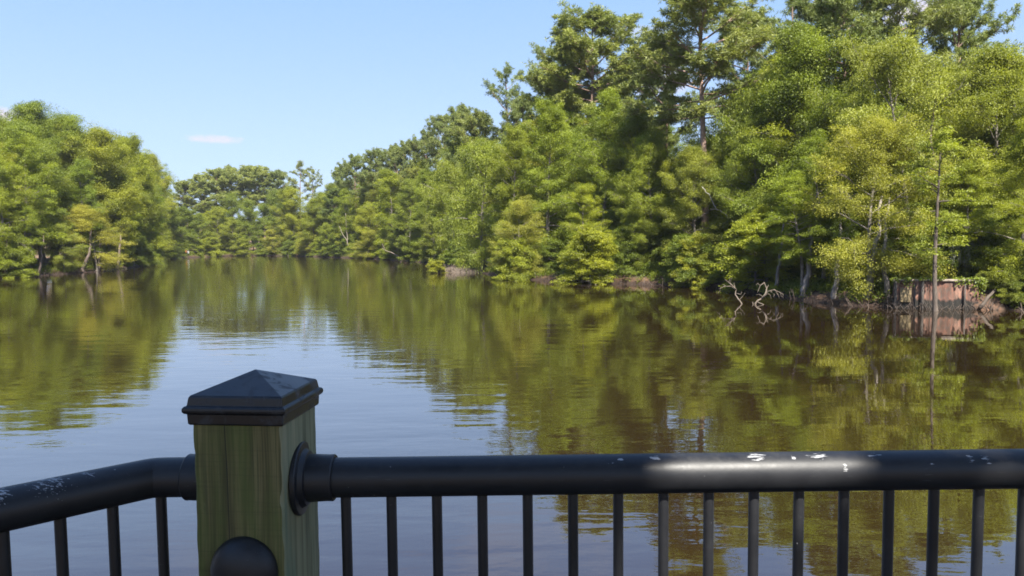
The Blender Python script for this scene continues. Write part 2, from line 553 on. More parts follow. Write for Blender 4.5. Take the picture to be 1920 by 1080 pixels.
def gen_tree(kind, seed):
    k = KINDS[kind]
    rnd = random.Random(hash((len(kind), seed)) & 0xffff)
    rnd.seed(f'{kind}{seed}')
    rs = np.random.RandomState(rnd.randint(0, 1 << 30))
    Ht = k['H']
    tb = MB()
    n = 12
    wx, wy = rnd.uniform(-1, 1), rnd.uniform(-1, 1)
    ph = rnd.uniform(0, 6)
    tp = []
    for i in range(n):
        t = i / (n - 1)
        tp.append(Vector((k['wob'] * (wx * t + .5 * math.sin(ph + 4 * t)) - k['wob'] * .5 * math.sin(ph), k['wob'] * (wy * t + .5 * math.cos(ph + 3.4 * t)) - k['wob'] * .5 * math.cos(ph), t * Ht * 0.97)))

    def tpos(t):
        x = min(max(t, 0), 1) * (n - 1)
        i = min(int(x), n - 2)
        return tp[i].lerp(tp[i + 1], x - i)
    rad = [k['r'] * ((1 - .93 * i / (n - 1)) ** .8) + (k['r'] * .55 if i == 0 else 0) for i in range(n)]
    tb.tube([tp[0] - Vector((0, 0, .8))] + tp, [rad[0] * 1.25] + rad, 8)
    JT = .14 if k['style'] == 'needle' else .30 if k['H'] > 10 else .16
    cc, cd, cs = [], [], []         # clump centre, outward direction, tone
    az = rnd.uniform(0, 6.28)
    for i in range(k['nl']):
        u = (i + rnd.uniform(-.4, .4)) / k['nl']
        u = min(max(u, 0), .995)
        t = k['t0'] + (1 - k['t0']) * u
        az += 2.39996 + rnd.uniform(-.5, .5)
        L = k['reach'] * profile(k['prof'], u) * rnd.choice((rnd.uniform(.5, .8), rnd.uniform(.8, 1.05), rnd.uniform(.95, 1.2)))
        el = R(k['el'][0] + (k['el'][1] - k['el'][0]) * u + rnd.uniform(-18, 18))
        d = Vector((math.cos(az) * math.cos(el), math.sin(az) * math.cos(el), math.sin(el)))
        p = tpos(t)
        pts = [p]
        m = 6
        for j in range(m):
            s = (j + 1) / m
            dd = d + Vector((rnd.uniform(-.16, .16), rnd.uniform(-.16, .16), k['curve'] * s * 1.6 + rnd.uniform(-.1, .1)))
            dd.normalize()
            pts.append(pts[-1] + dd * (L / m))
        r0 = max(.022, k['r'] * .40 * (L / k['reach']) * (1 - .45 * u))
        tb.tube(pts, [r0 * (1 - .85 * j / m) + .006 for j in range(m + 1)], 5, False)

        def lpos(s):
            x = s * m
            a = min(int(x), m - 1)
            return pts[a].lerp(pts[a + 1], x - a)
        branch_tone = rnd.uniform(0.0, 1.0)
        for q in range(k['sub']):
            s = .30 + .70 * (q + rnd.random()) / k['sub']
            b0 = lpos(min(s, 1))
            sg = 1 if q % 2 else -1
            a2 = az + sg * rnd.uniform(.25, 1.15) * (1.15 - .5 * s)
            e2 = el * .6 + rnd.uniform(-.45, .7) + k['curve'] * .4
            d2 = Vector((math.cos(a2) * math.cos(e2), math.sin(a2) * math.cos(e2), math.sin(e2)))
            l2 = L * k['sl'] * rnd.uniform(.5, 1.1) * (1.15 - .45 * s)
            b1 = b0 + d2 * l2 * .55 + Vector((0, 0, rnd.uniform(-.05, .08)))
            b2 = b0 + d2 * l2 + Vector((0, 0, k['curve'] * .5 * l2))
            tb.tube([b0, b1, b2], [max(.012, r0 * .32), max(.009, r0 * .2), .005], 4, False)
            nc = max(2, int(l2 / (k['clump'][0] * .72)))
            for c in range(nc):
                w = (c + .8) / nc
                pc = b0.lerp(b1, min(1, w * 2)) if w < .5 else b1.lerp(b2, w * 2 - 1)
                pc = pc + Vector((rnd.gauss(0, JT), rnd.gauss(0, JT), rnd.gauss(0, JT)))
                cc.append(pc)
                cd.append(d2)
                cs.append(.40 * branch_tone + .60 * rnd.random())
    cc = np.array(cc)
    cd = np.array(cd)
    cs = np.array(cs)
    N = len(cc)
    st = k['style']
    per = k['per']
    rh, rv = k['clump']
    scl = rs.uniform(.5, 1.4, N)
    idx = np.repeat(np.arange(N), per)
    tot = len(idx)
    dirs = norm(rs.normal(size=(tot, 3)))
    rr = rs.uniform(0, 1, tot) ** .45
    off = dirs * rr[:, None] * scl[idx][:, None] * np.array([rh, rh, rv])
    if st in ('flat',):
        off[:, 2] -= .25 * (off[:, 0] ** 2 + off[:, 1] ** 2)      # fans droop at their rims
    c = cc[idx] + off
    if st in ('hang', 'droop'):
        # every fourth clump lets down strands
        hang = (rs.uniform(size=N) < (.55 if st == 'hang' else .3))[idx]
        drop = rs.uniform(0, 1, tot) * (1.5 if st == 'hang' else .8)
        sx = np.round(off[:, 0] / .22) * .22
        sy = np.round(off[:, 1] / .22) * .22
        c[:, 0] = np.where(hang, cc[idx][:, 0] + sx + rs.normal(0, .025, tot), c[:, 0])
        c[:, 1] = np.where(hang, cc[idx][:, 1] + sy + rs.normal(0, .025, tot), c[:, 1])
        c[:, 2] = np.where(hang, cc[idx][:, 2] - drop * scl[idx], c[:, 2])
    if st == 'needle':
        # needles radiate from about nine tufts in every clump
        T = 8
        tdir = norm(rs.normal(size=(N, T, 3)) + np.array([0, 0, .35]))
        tpos_ = cc[:, None, :] + tdir * np.array([rh, rh, rv]) * rs.uniform(.35, 1.0, (N, T, 1)) * scl[:, None, None]
        which = rs.randint(0, T, tot)
        c = tpos_[idx, which]
        axis = norm(norm(rs.normal(size=(tot, 3))) + .55 * tdir[idx, which] + np.array([0, 0, .15]))
        nrm = norm(rs.normal(size=(tot, 3)) + np.array([0, 0, .4]))
    elif st == 'flat':
        axis = norm(np.stack([off[:, 0], off[:, 1], -.15 + rs.normal(0, .18, tot)], 1) + rs.normal(0, .25, (tot, 3)) * np.array([1, 1, .4]))
        nrm = norm(np.array([0, 0, 1.0]) + .35 * norm(off) + rs.normal(0, .6, (tot, 3)))
    else:
        axis = norm(norm(off) * .8 + rs.normal(0, .6, (tot, 3)) + np.array([0, 0, -.35]))
        nrm = norm(np.array([0, 0, .9]) + norm(off) * .5 + rs.normal(0, .55, (tot, 3)))
        if st in ('hang',):
            axis[:, 2] -= np.where(hang, 1.3, 0)
    L = k['leaf'][0] * rs.uniform(.65, 1.35, tot)
    Wd = k['leaf'][1] * rs.uniform(.7, 1.3, tot)
    tone = np.clip(cs[idx] * .85 + rs.uniform(0, .22, tot), 0, 1)
    crown = leaf_mesh('crown', c, axis, nrm, L, Wd, tone, M[k['mat']])
    trunk = tb.mesh('trunk', M[k['bark']])
    zmax = float(np.percentile(c[:, 2], 99.7))
    half = float(np.percentile(np.hypot(c[:, 0], c[:, 1]), 96))
    return dict(trunk=trunk, crown=crown, H=zmax, half=half)


PROTO = {}
for kd, seeds in (('pine', 4), ('sparse_pine', 2), ('cypress', 4), ('slender', 2), ('leggy', 3), ('broad', 4), ('yellow', 3), ('willow', 2), ('shrub', 2), ('layered_shrub', 2)):
    PROTO[kd] = [gen_tree(kd, s) for s in range(seeds)]

NAME = {'pine': 'pine_tree', 'sparse_pine': 'pine_tree', 'cypress': 'cypress_tree', 'slender': 'cypress_tree', 'leggy': 'cypress_tree', 'broad': 'broadleaf_tree', 'yellow': 'birch_tree', 'willow': 'willow_tree', 'shrub': 'waterside_shrub', 'layered_shrub': 'waterside_shrub'}
CAT = {'waterside_shrub': 'shrub'}

# ------------------------------------------------------------------ river outline and terrain
SHORE_PX = [(-260, 552), (-120, 532), (0, 522), (90, 516), (200, 508), (262, 500)]
FAR_PX = [(286, 488), (320, 485), (355, 483), (430, 480), (500, 479.5), (560, 480.5), (650, 483.5), (705, 486), (750, 489), (800, 493), (835, 497), (880, 506), (920, 516), (960, 523), (1050, 528), (1150, 532),
          (1250, 536), (1350, 542), (1430, 551), (1505, 563), (1580, 572), (1672, 577), (1836, 578), (1880, 580), (1925, 585), (2050, 600)]
left_pts = [on_water(*p) for p in SHORE_PX]
far_pts = [on_water(*p) for p in FAR_PX]
RIVER = [Vector((-52, 26, 0)), Vector((-60, 44, 0))] + left_pts + [left_pts[-1] + Vector((-7, 14, 0)), left_pts[-1] + Vector((-22, 26, 0)), Vector((-118, 158, 0)), Vector((-122, 182, 0))] + far_pts + \
        [Vector((36, 22, 0)), Vector((40, 6, 0)), Vector((34, -5, 0)), Vector((10, -6.5, 0)), Vector((-14, -6, 0)), Vector((-40, -4, 0)), Vector((-50, 8, 0))]
RV = np.array([(p.x, p.y) for p in RIVER])


def shore_signed(x, y):
    """metres to the river's edge, positive on land"""
    x = np.asarray(x, dtype=float)
    y = np.asarray(y, dtype=float)
    best = np.full(x.shape, 1e9)
    inside = np.zeros(x.shape, bool)
    n = len(RV)
    for i in range(n):
        ax, ay = RV[i]
        bx, by = RV[(i + 1) % n]
        dx, dy = bx - ax, by - ay
        t = np.clip(((x - ax) * dx + (y - ay) * dy) / (dx * dx + dy * dy + 1e-9), 0, 1)
        best = np.minimum(best, np.hypot(x - ax - t * dx, y - ay - t * dy))
        cond = (ay > y) != (by > y)
        xi = ax + (y - ay) / np.where(abs(by - ay) < 1e-9, 1e-9, (by - ay)) * dx
        inside ^= cond & (x < xi)
    return np.where(inside, -best, best)


def wavy(x, y):
    return (np.sin(x * .31 + 1.3) * np.cos(y * .27 + .4) + .6 * np.sin(x * .83 + y * .61) + .35 * np.sin(x * 1.9 - y * 1.4 + 2.0)) * .5


def land_z(x, y):
    x = np.asarray(x, dtype=float)
    y = np.asarray(y, dtype=float)
    d = shore_signed(x, y) + wavy(x * 1.3, y * 1.3) * .35
    step = .75 + .25 * wavy(x * .4, y * .4)
    up = step * (1 - np.exp(-np.maximum(d, 0) / .9)) + np.minimum(np.maximum(d, 0) * .055, 4.5) + 7.0 * np.clip((d - 22) / 45, 0, 1) ** 1.5 + .16 * wavy(x, y) * np.clip(d, 0, 1)
    down = np.maximum(d * .55, -2.2)
    return np.where(d > 0, up, down)


def axis_coords(lo, hi, fine_lo, fine_hi, step):
    a = list(np.arange(fine_lo, fine_hi, step))
    s = step
    x = fine_hi
    while x < hi:
        a.append(x)
        s *= 1.12
        x += s
    a.append(hi)
    s = step
    x = fine_lo
    while x > lo:
        s *= 1.12
        x -= s
        a.insert(0, max(x, lo))
    return np.array(sorted(set(a)))


gx = axis_coords(-1500, 1500, -80, 48, 0.9)
gy = axis_coords(-900, 2200, 34, 135, 0.9)
GX, GY = np.meshgrid(gx, gy, indexing='ij')
GZ = land_z(GX, GY)
nx, ny = GX.shape
ids = np.arange(nx * ny).reshape(nx, ny)
quads = np.stack([ids[:-1, :-1], ids[1:, :-1], ids[1:, 1:], ids[:-1, 1:]], -1).reshape(-1, 4)
me = bpy.data.meshes.new('ground')
me.vertices.add(nx * ny)
me.vertices.foreach_set('co', np.stack([GX, GY, GZ], -1).astype(np.float32).ravel())
me.loops.add(len(quads) * 4)
me.loops.foreach_set('vertex_index', quads.astype(np.int32).ravel())
me.polygons.add(len(quads))
me.polygons.foreach_set('loop_start', np.arange(0, len(quads) * 4, 4, dtype=np.int32))
me.polygons.foreach_set('loop_total', np.full(len(quads), 4, dtype=np.int32))
me.polygons.foreach_set('use_smooth', np.ones(len(quads), dtype=bool))
me.materials.append(M['ground'])
me.update()
me.validate()
go = bpy.data.objects.new('ground', me)
COL.objects.link(go)
tag(go, 'brown sandy river banks under the trees', None, None, 'structure')

wb = MB()
xs = [-160, 60]
wb.add([(-170, -12, 0), (60, -12, 0), (60, 260, 0), (-170, 260, 0)], [(0, 1, 2, 3)])
wo = wb.build('water', M['water'], None, False)
tag(wo, 'dark brown calm river reflecting trees and sky', None, None, 'structure')

# ------------------------------------------------------------------ tree planting
rnd = random.Random(7)
SKY = [(-400, 250), (-200, 235), (0, 240), (20, 224), (60, 203), (115, 206), (150, 240), (250, 258), (300, 297), (322, 352), (360, 337), (440, 314), (520, 320), (545, 332), (565, 318), (600, 332), (615, 327), (640, 314), (680, 292), (740, 274),
       (780, 264), (800, 228), (860, 200), (890, 210), (945, 170), (985, 165), (1010, 75), (1100, 36), (1170, 80), (1210, 45), (1320, -30), (1450, 0), (1560, -10), (1650, 0), (1700, -40), (1840, 20), (1850, 90), (1920, 115), (2300, 125)]


CANOPY = [(-400, 250), (0, 245), (60, 215), (115, 215), (150, 245), (250, 262), (300, 300), (325, 372), (500, 374), (600, 366), (625, 345), (700, 312), (780, 300), (860, 245), (945, 228), (1000, 185), (1200, 185), (1310, 205), (1400, 118), (1480, 62),
          (1560, 112), (1620, 142), (1700, 82), (1850, 98), (1920, 118), (2300, 130)]


def sky_y(px, SKY=SKY):
    for (a, ya), (b_, yb) in zip(SKY, SKY[1:]):
        if a <= px <= b_:
            return ya + (yb - ya) * (px - a) / (b_ - a)
    return SKY[-1][1]


SHORE_ALL = SHORE_PX + FAR_PX


def shore_D(px):
    for (a, ya), (b_, yb) in zip(SHORE_ALL, SHORE_ALL[1:]):
        if a <= px <= b_:
            return on_water(px, ya + (yb - ya) * (px - a) / (b_ - a)).y
    return on_water(*SHORE_ALL[-1]).y


PLANTED = []


def plant(kind, px, back, ytop, label, group=None, wide=1.0, tint=(1, 1, 1), var=None, lean=0.0, rz=None, bark=(1, 1, 1), sink=0.0, D=None, cat=None):
    D = (shore_D(px) + back) if D is None else D
    p = at(px, 480, D)
    x, y = p.x, p.y
    z = float(land_z(np.array([x]), np.array([y]))[0])
    z = max(z, -.6) - sink
    top = at(px, ytop, D).z
    pr = PROTO[kind][(rnd.randrange(99) if var is None else var) % len(PROTO[kind])]
    s = max(.12, (top - z) / pr['H'])
    name = NAME[kind]
    e = empty(name, (x, y, z))
    e.rotation_euler = (rnd.uniform(-.03, .03), lean + rnd.uniform(-.03, .03), rnd.uniform(0, 6.28) if rz is None else rz)
    # a width closer to the natural one than to the height's scale
    sw = wide * (s ** .65) * rnd.uniform(.92, 1.08)
    e.scale = (sw, sw, s)
    tag(e, label, cat or CAT.get(name, 'tree'), group)
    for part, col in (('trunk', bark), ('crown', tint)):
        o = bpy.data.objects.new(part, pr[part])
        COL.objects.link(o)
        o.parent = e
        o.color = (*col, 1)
    PLANTED.append((px, D, kind))
    return e


print({k: [(len(q['crown'].polygons), round(q['H'],1), round(q['half'],1)) for q in v] for k, v in PROTO.items()})
# -- right bank, nearest trees
YL = (1.15, 1.05, .75)
DK = (.62, .72, .75)
MD = (.85, .92, .85)
BR = (1.2, 1.15, .8)
GB = 'trees along the right bank'
plant('slender', 1758, -1.75, 225, 'slender leaning grey trunk rising out of the water in front of the pale capped bulkhead', GB, .9, (1, 1, .9), 0, lean=.035, rz=0.5, bark=(.55, .5, .46))
plant('yellow', 1632, 1.2, 212, 'yellow green tree leaning over the water just left of the pale capped bulkhead', GB, .95, (1.0, 1.0, .8), 0, lean=0.08, rz=0)
plant('yellow', 1712, 7, 62, 'tall yellow green tree with an airy crown behind the bulkhead wall', GB, .95, (.82, .9, .8), 1, rz=1.0)
plant('broad', 1850, 8, 98, 'bright green round crown at the right edge, below the last pine', GB, 1.0, (1.0, 1.0, .9), 1)
plant('cypress', 1903, 1.5, 225, 'light green feathery tree filling the right edge beside the bulkhead', GB, .8, BR, 1)
plant('cypress', 1815, 4, 300, 'small feathery tree hung with grey moss behind the bulkhead', GB, .75, (1.05, 1.05, .9), 2)
plant('pine', 1690, 16, -75, 'tallest pine with forked dark trunk showing against a white cloud', GB, 1.0, (1, 1, 1), 0, rz=2.0)
plant('pine', 1790, 22, -15, 'pine crown at the end of the skyline, just right of the tallest pine', GB, 1.0, (.95, 1, 1), 1)
plant('broad', 1480, 9, 58, 'broad mid green crown right of the tall bare pine trunk', GB, 1.05, (.88, .98, .8), 0)
plant('pine', 1588, 15, -35, 'dark pine with a slanting bare limb left of the tallest pine', GB, 1.1, (.85, .92, .95), 2)
plant('pine', 1322, 7, -50, 'tall pine with a long bare pinkish trunk and spreading limbs', GB, 1.5, (1, 1, 1), 3, rz=0.4, bark=(1.5, 1.5, 1.6))
plant('sparse_pine', 1468, 24, -20, 'thin pine seen behind, between the bare trunk pine and broad green crown', GB, 1.0, (.85, .9, .95), 0)
plant('broad', 1425, 6, 225, 'mid height dark green tree below the broad crown', GB, .85, (.85, .92, .82), 2)
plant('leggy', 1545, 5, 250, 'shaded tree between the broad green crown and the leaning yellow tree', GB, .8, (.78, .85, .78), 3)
plant('broad', 1305, 3.5, 275, 'pale olive tree with bare twigs under the tall bare trunk pine', GB, .9, (1.0, .98, .95), 1)
plant('broad', 1222, 5, 255, 'green tree with a forked grey trunk above the sandy slope', GB, .85, (1.0, 1.05, .85), 2, bark=(1.2, 1.15, 1.1))
plant('leggy', 1505, 1.5, 325, 'feathery tree with leaning grey trunk on the dark bank left of bulkhead', GB, .9, (1.0, 1.05, .85), 3, bark=(1.3, 1.3, 1.3))
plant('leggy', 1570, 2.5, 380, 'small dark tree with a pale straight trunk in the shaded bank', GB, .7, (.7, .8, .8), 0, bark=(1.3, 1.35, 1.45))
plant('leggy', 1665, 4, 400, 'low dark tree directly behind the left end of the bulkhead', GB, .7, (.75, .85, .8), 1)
plant('leggy', 1440, 2.0, 385, 'lime feathery sapling on the bank above the dead branches', GB, .9, BR, 0)
plant('layered_shrub', 1415, .6, 402, 'lime layered shrub spreading over the bank above the dead branches', GB, 1.15, BR, 0)
plant('layered_shrub', 1300, .2, 440, 'bright lime shrub in flat tiers right of the sandy slope', GB, .85, (1.35, 1.2, .8), 1)
plant('layered_shrub', 1358, 1.2, 455, 'green tiered bush between the bright lime shrub and the dead branches', GB, .9, (1, 1, .9), 0)
plant('cypress', 1092, .2, 345, 'lime tree with pale trunk and a drooping skirt over the water', GB, .82, BR, 2, bark=(1.3, 1.25, 1.2))
plant('layered_shrub', 1105, -1.0, 428, 'rounded lime skirt of foliage touching the water left of the sandy slope', GB, 1.25, (1.25, 1.15, .8), 1, cat='shrub')
plant('yellow', 983, .6, 368, 'yellow green rounded tree hanging down to the water left of lime tree', GB, .8, (1, 1, .85), 2)
plant('shrub', 975, -.8, 448, 'bright green shrub at the waterline under the yellow green rounded tree', GB, 1.0, (1.15, 1.15, .8), 0)
plant('broad', 1185, 2.5, 385, 'dark green bush tree over the sandy slope', GB, .75, (.95, 1.0, .85), 1)
plant('willow', 905, 2.5, 262, 'pale drooping tree with hanging strands above the muddy spit', GB, .95, (1.05, 1.08, 1.0), 0)
plant('willow', 850, 3, 300, 'wide pale willow leaning towards the muddy spit', GB, .95, (1.1, 1.1, .95), 1)
plant('cypress', 1030, 7, 188, 'tall feathery tree above the yellow green rounded tree', GB, .95, (.95, 1, .85), 3)
plant('cypress', 1125, 8, 172, 'tall feathery tree under the round pine crown', GB, 1.0, (.95, 1.02, .85), 1)
plant('broad', 1195, 10, 205, 'green crown between the round pine and bare trunk pine', GB, .9, (.9, .96, .85), 3)
plant('cypress', 965, 9, 235, 'feathery olive green tree left of the tallest feathery one', GB, .95, (.95, .95, .8), 0)
plant('pine', 1100, 22, 30, 'pine with a broad round crown standing highest left of the bare trunk pine', GB, 1.7, (1.1, 1.1, .98), 2)
plant('pine', 1040, 27, 120, 'pine shoulder on the left flank of the round pine crown', GB, 1.0, (.85, .92, .95), 1)
plant('pine', 1170, 28, 110, 'pine behind, filling the dip right of the round pine crown', GB, 1.0, (.9, .95, .95), 0)
plant('sparse_pine', 945, 32, 126, 'small open pine with see-through crown alone on the skyline', GB, 1.1, (.8, .88, .95), 1)
plant('pine', 1062, 24, 85, 'pine leaning out from the left side of the round pine crown', GB, 1.0, (.95, 1, .95), 2)
plant('pine', 915, 30, 208, 'dense pine between the grey green pines and the small open pine', GB, 1.2, (1, 1.02, .98), 3)
plant('pine', 990, 36, 178, 'low pine tucked between the open pine and the round pine crown', GB, .9, (.85, .92, .95), 3)
plant('pine', 885, 34, 200, 'grey green pine just left of the small open pine', GB, 1.0, (.85, .92, 1), 0)
plant('pine', 838, 30, 214, 'grey green pine at the left end of the high skyline', GB, 1.0, (.9, .95, 1), 2)
plant('pine', 800, 26, 245, 'lower grey green pine where the skyline drops to the river bend', GB, .9, (.9, .95, 1), 1)
plant('pine', 1250, 20, 70, 'pine crown touching the left limbs of the bare trunk pine', GB, 1.0, (.9, .95, .95), 1)
plant('pine', 1400, 26, 15, 'pine foliage behind the right limbs of bare trunk pine', GB, 1.0, (.85, .92, .95), 0)
plant('pine', 1530, 28, 0, 'pine behind the broad green crown, partly hidden', GB, 1.0, (.85, .92, .95), 3)
plant('pine', 1880, 24, 118, 'low pine top at the far right of the skyline', GB, .8, (.85, .92, .98), 2)

# -- middle distance, right side of the river bend
GM = 'trees on the right side of the river bend'
for kd, px, bk, yt, wd, tn, vr, lb in [
    ('pine', 640, 16, 312, 1.0, (.9, .96, 1.05), 0, 'dark pine top first right of the gap in the skyline'),
    ('pine', 672, 14, 290, 1.0, (.88, .95, 1), 1, 'dark pine second right of the gap in the skyline'),
    ('pine', 706, 15, 280, 1.05, (.9, .96, 1), 2, 'olive pine with a pale straight trunk right of the bend'),
    ('pine', 745, 18, 270, 1.05, (.9, .95, 1), 3, 'rounded pine top before the skyline steps up'),
    ('pine', 775, 20, 264, 1.0, (.9, .95, 1), 0, 'pine top where the skyline steps up'),
    ('broad', 625, 10, 345, .9, (.95, 1.0, .9), 0, 'green tree filling the gap beside the sparse pine'),
    ('cypress', 655, 7, 355, 1.0, (.95, 1, .9), 1, 'green tree behind the two pale leaning trunks'),
    ('broad', 690, 5, 385, .9, (1.15, 1.12, .8), 1, 'lime crown above the overhanging yellow shrub'),
    ('cypress', 735, 7, 318, 1.0, (1.1, 1.1, .8), 2, 'yellow green tree in the middle of the bend slope'),
    ('broad', 770, 6, 335, 1.0, (.85, .92, .85), 3, 'shaded green tree right of the yellow green one'),
    ('cypress', 800, 6, 320, 1.0, (.95, 1.0, .9), 3, 'feathery green tree left of the pale willow'),
    ('yellow', 690, -.5, 432, 1.15, (1.0, 1.0, .9), 0, 'yellow shrub tree arching low over a dark hollow in the bank'),
    ('broad', 745, 1.5, 405, .85, (.8, .88, .8), 2, 'dark green tree above the fallen pale limb'),
    ('broad', 640, 2.5, 410, .85, (1.05, 1.05, .85), 3, 'green tree directly left of the pale leaning trunks'),
    ('shrub', 775, .3, 448, 1.2, (.75, .82, .8), 1, 'dull green shrub at the water between the fallen limb and muddy spit'),
    ('broad', 815, 2.0, 395, .85, (.8, .82, .85), 0, 'shadowy bush with a grey bare patch left of the pale willow'),
]:
    plant(kd, px, bk, yt, lb, GM, wd, tn, vr)

# -- far bend
GF = 'trees at the far bend of the river'
for kd, px, bk, yt, wd, tn, vr, lb in [
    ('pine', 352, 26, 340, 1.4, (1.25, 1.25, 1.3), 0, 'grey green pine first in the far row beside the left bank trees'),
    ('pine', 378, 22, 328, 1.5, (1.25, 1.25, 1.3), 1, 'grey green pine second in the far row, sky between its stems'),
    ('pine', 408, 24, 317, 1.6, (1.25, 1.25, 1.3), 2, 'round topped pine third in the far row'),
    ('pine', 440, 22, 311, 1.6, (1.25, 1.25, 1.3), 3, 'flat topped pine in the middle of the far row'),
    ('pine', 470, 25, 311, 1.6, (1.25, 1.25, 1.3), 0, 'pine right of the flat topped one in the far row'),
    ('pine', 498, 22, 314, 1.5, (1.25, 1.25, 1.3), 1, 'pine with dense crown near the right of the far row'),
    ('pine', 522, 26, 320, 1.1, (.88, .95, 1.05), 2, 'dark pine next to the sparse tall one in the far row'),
    ('sparse_pine', 568, 22, 302, 1.35, (1.0, 1.0, 1.1), 0, 'tall sparse pine with see-through crown at the end of far row'),
    ('sparse_pine', 592, 24, 318, 1.0, (1.0, 1.0, 1.1), 1, 'thin half bare pine right of the tall sparse one'),
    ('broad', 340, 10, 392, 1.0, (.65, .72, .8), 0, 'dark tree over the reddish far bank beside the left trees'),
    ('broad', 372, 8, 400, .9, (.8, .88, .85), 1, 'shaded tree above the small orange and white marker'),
    ('broad', 410, 4, 388, 1.0, (1.1, 1.1, .85), 1, 'bright green tree below the round topped far pine'),
    ('broad', 440, 3, 408, .9, (1.0, 1.02, .85), 2, 'green tree second from the marker on the far shore'),
    ('broad', 468, 7, 375, .95, (.8, .9, .85), 3, 'darker green tree mid way along the far shore'),
    ('cypress', 500, 7, 385, 1.0, (.75, .85, .85), 0, 'dark feathery tree above the low yellow far bush'),
    ('broad', 548, 8, 352, 1.1, (1.12, 1.1, .8), 0, 'yellow green crown under the sparse tall far pine'),
    ('broad', 590, 6, 372, 1.0, (1.05, 1.06, .85), 2, 'green rounded crown right of the yellow green far one'),
    ('yellow', 512, .5, 430, 1.0, (1, 1, .9), 1, 'low yellow bush tree at the far water edge'),
    ('yellow', 572, 1, 424, 1.1, (1, 1.02, .9), 2, 'yellow green tree with thin brown stem at the far water edge'),
    ('broad', 615, 1.5, 418, .9, (1.0, 1.05, .85), 1, 'green tree at the water between the yellow green tree and pale trunks'),
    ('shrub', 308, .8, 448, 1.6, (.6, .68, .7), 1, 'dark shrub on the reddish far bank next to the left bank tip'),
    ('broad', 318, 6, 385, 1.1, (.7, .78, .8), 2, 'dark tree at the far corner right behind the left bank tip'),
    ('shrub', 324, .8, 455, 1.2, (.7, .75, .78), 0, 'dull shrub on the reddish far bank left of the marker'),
    ('shrub', 398, .3, 445, 1.3, (1.1, 1.1, .85), 0, 'bright bush right of the small orange and white marker'),
    ('shrub', 455, .3, 446, 1.3, (1.0, 1.0, .85), 1, 'green bush on the far shore left of the low yellow bush'),
    ('shrub', 540, .3, 450, 1.2, (.7, .8, .85), 1, 'dark bush between the two yellow far bushes'),
    ('broad', 430, 12, 362, 1.0, (.75, .85, .88), 3, 'dull green tree in the second rank under the flat topped pine'),
    ('broad', 520, 14, 358, 1.0, (.72, .82, .88), 1, 'dull green tree in the second rank left of the yellow green crown'),
]:
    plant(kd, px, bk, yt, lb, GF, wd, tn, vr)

# -- left bank
GL = 'trees on the left bank'
for kd, px, bk, yt, wd, tn, vr, lb in [
    ('broad', 82, 14, 192, 1.15, (.72, .82, .72), 0, 'tallest dark round crown on the left bank'),
    ('broad', 128, 16, 214, 1.0, (.75, .85, .75), 2, 'dark crown just right of the tallest left bank tree'),
    ('broad', 18, 12, 226, 1.0, (.85, .92, .8), 1, 'round green crown left of the tallest left bank tree'),
    ('broad', 205, 8, 243, 1.1, (1.12, 1.08, .78), 3, 'large yellow green crown in the middle of the left bank'),
    ('cypress', 258, 8, 256, 1.0, (1.1, 1.08, .8), 0, 'yellow green feathery tree on the right shoulder of the left bank'),
    ('broad', 288, 9, 290, .95, (1.15, 1.1, .8), 1, 'sunny crown at the right end of the left bank skyline'),
    ('broad', 300, 14, 335, .8, (.95, .98, .85), 2, 'lower crown at the tip of the left bank'),
    ('broad', 165, 13, 238, 1.1, (1.0, 1.0, .8), 1, 'olive green crown between the tallest tree and the large yellow green one'),
    ('broad', 245, 13, 258, 1.1, (1.05, 1.05, .8), 0, 'green crown behind the right shoulder of the left bank'),
    ('broad', 280, 4, 345, 1.0, (1.1, 1.08, .8), 2, 'sunny green crown halfway down the tip of the left bank'),
    ('leggy', 65, 3, 252, .95, (1.05, 1.08, .8), 1, 'feathery tree with a pale straight trunk in front of the tallest crown'),
    ('leggy', 12, 2.5, 290, .95, (1.05, 1.05, .8), 2, 'feathery tree at the left edge of the view'),
    ('cypress', 150, 5, 300, .95, (.8, .9, .75), 3, 'shaded feathery tree between the pale trunk and the large yellow green crown'),
    ('cypress', 225, 4, 320, 1.0, (.95, 1.0, .8), 1, 'feathery green tree above the low yellow tree'),
    ('yellow', 180, .3, 386, 1.3, (1.05, 1.0, .85), 0, 'low spreading yellow tree over the water on left bank'),
    ('yellow', 118, 1.0, 420, .9, (.85, .95, .85), 1, 'small olive tree left of the low spreading yellow tree'),
    ('cypress', 272, 2, 365, .9, (.8, .88, .75), 2, 'dark feathery tree near the tip of the left bank'),
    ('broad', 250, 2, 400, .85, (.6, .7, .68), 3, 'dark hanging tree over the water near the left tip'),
    ('shrub', 265, -.3, 452, 1.1, (.8, .88, .75), 0, 'green shrub on the last point of the left bank'),
    ('leggy', 40, .8, 385, .8, (.95, 1.0, .8), 3, 'young feathery tree at the water below the pale trunk'),
    ('shrub', 20, -.2, 460, 1.2, (.95, 1.0, .8), 1, 'leafy shrub dipping in the water at the left edge'),
    ('broad', -60, 10, 235, 1.1, (.9, .95, .8), 2, 'green crown cut by the left edge of the view'),
]:
    plant(kd, px, bk, yt, lb, GL, wd, tn, vr)

# -- depth of the woods behind, nothing in the photo tells these apart
def fill(lo, hi, count, b0, b1, kinds, label, group, tints):
    for i in range(count):
        px = lo + (hi - lo) * (i + rnd.uniform(.1, .9)) / count
        bk = rnd.uniform(b0, b1)
        kd = rnd.choice(kinds)
        yt = sky_y(px, CANOPY) + rnd.uniform(10, 110) * (1.0 if px > 800 else .5)
        t = rnd.choice(tints)
        plant(kd, px, bk, yt, label, group, rnd.uniform(.95, 1.2), t)


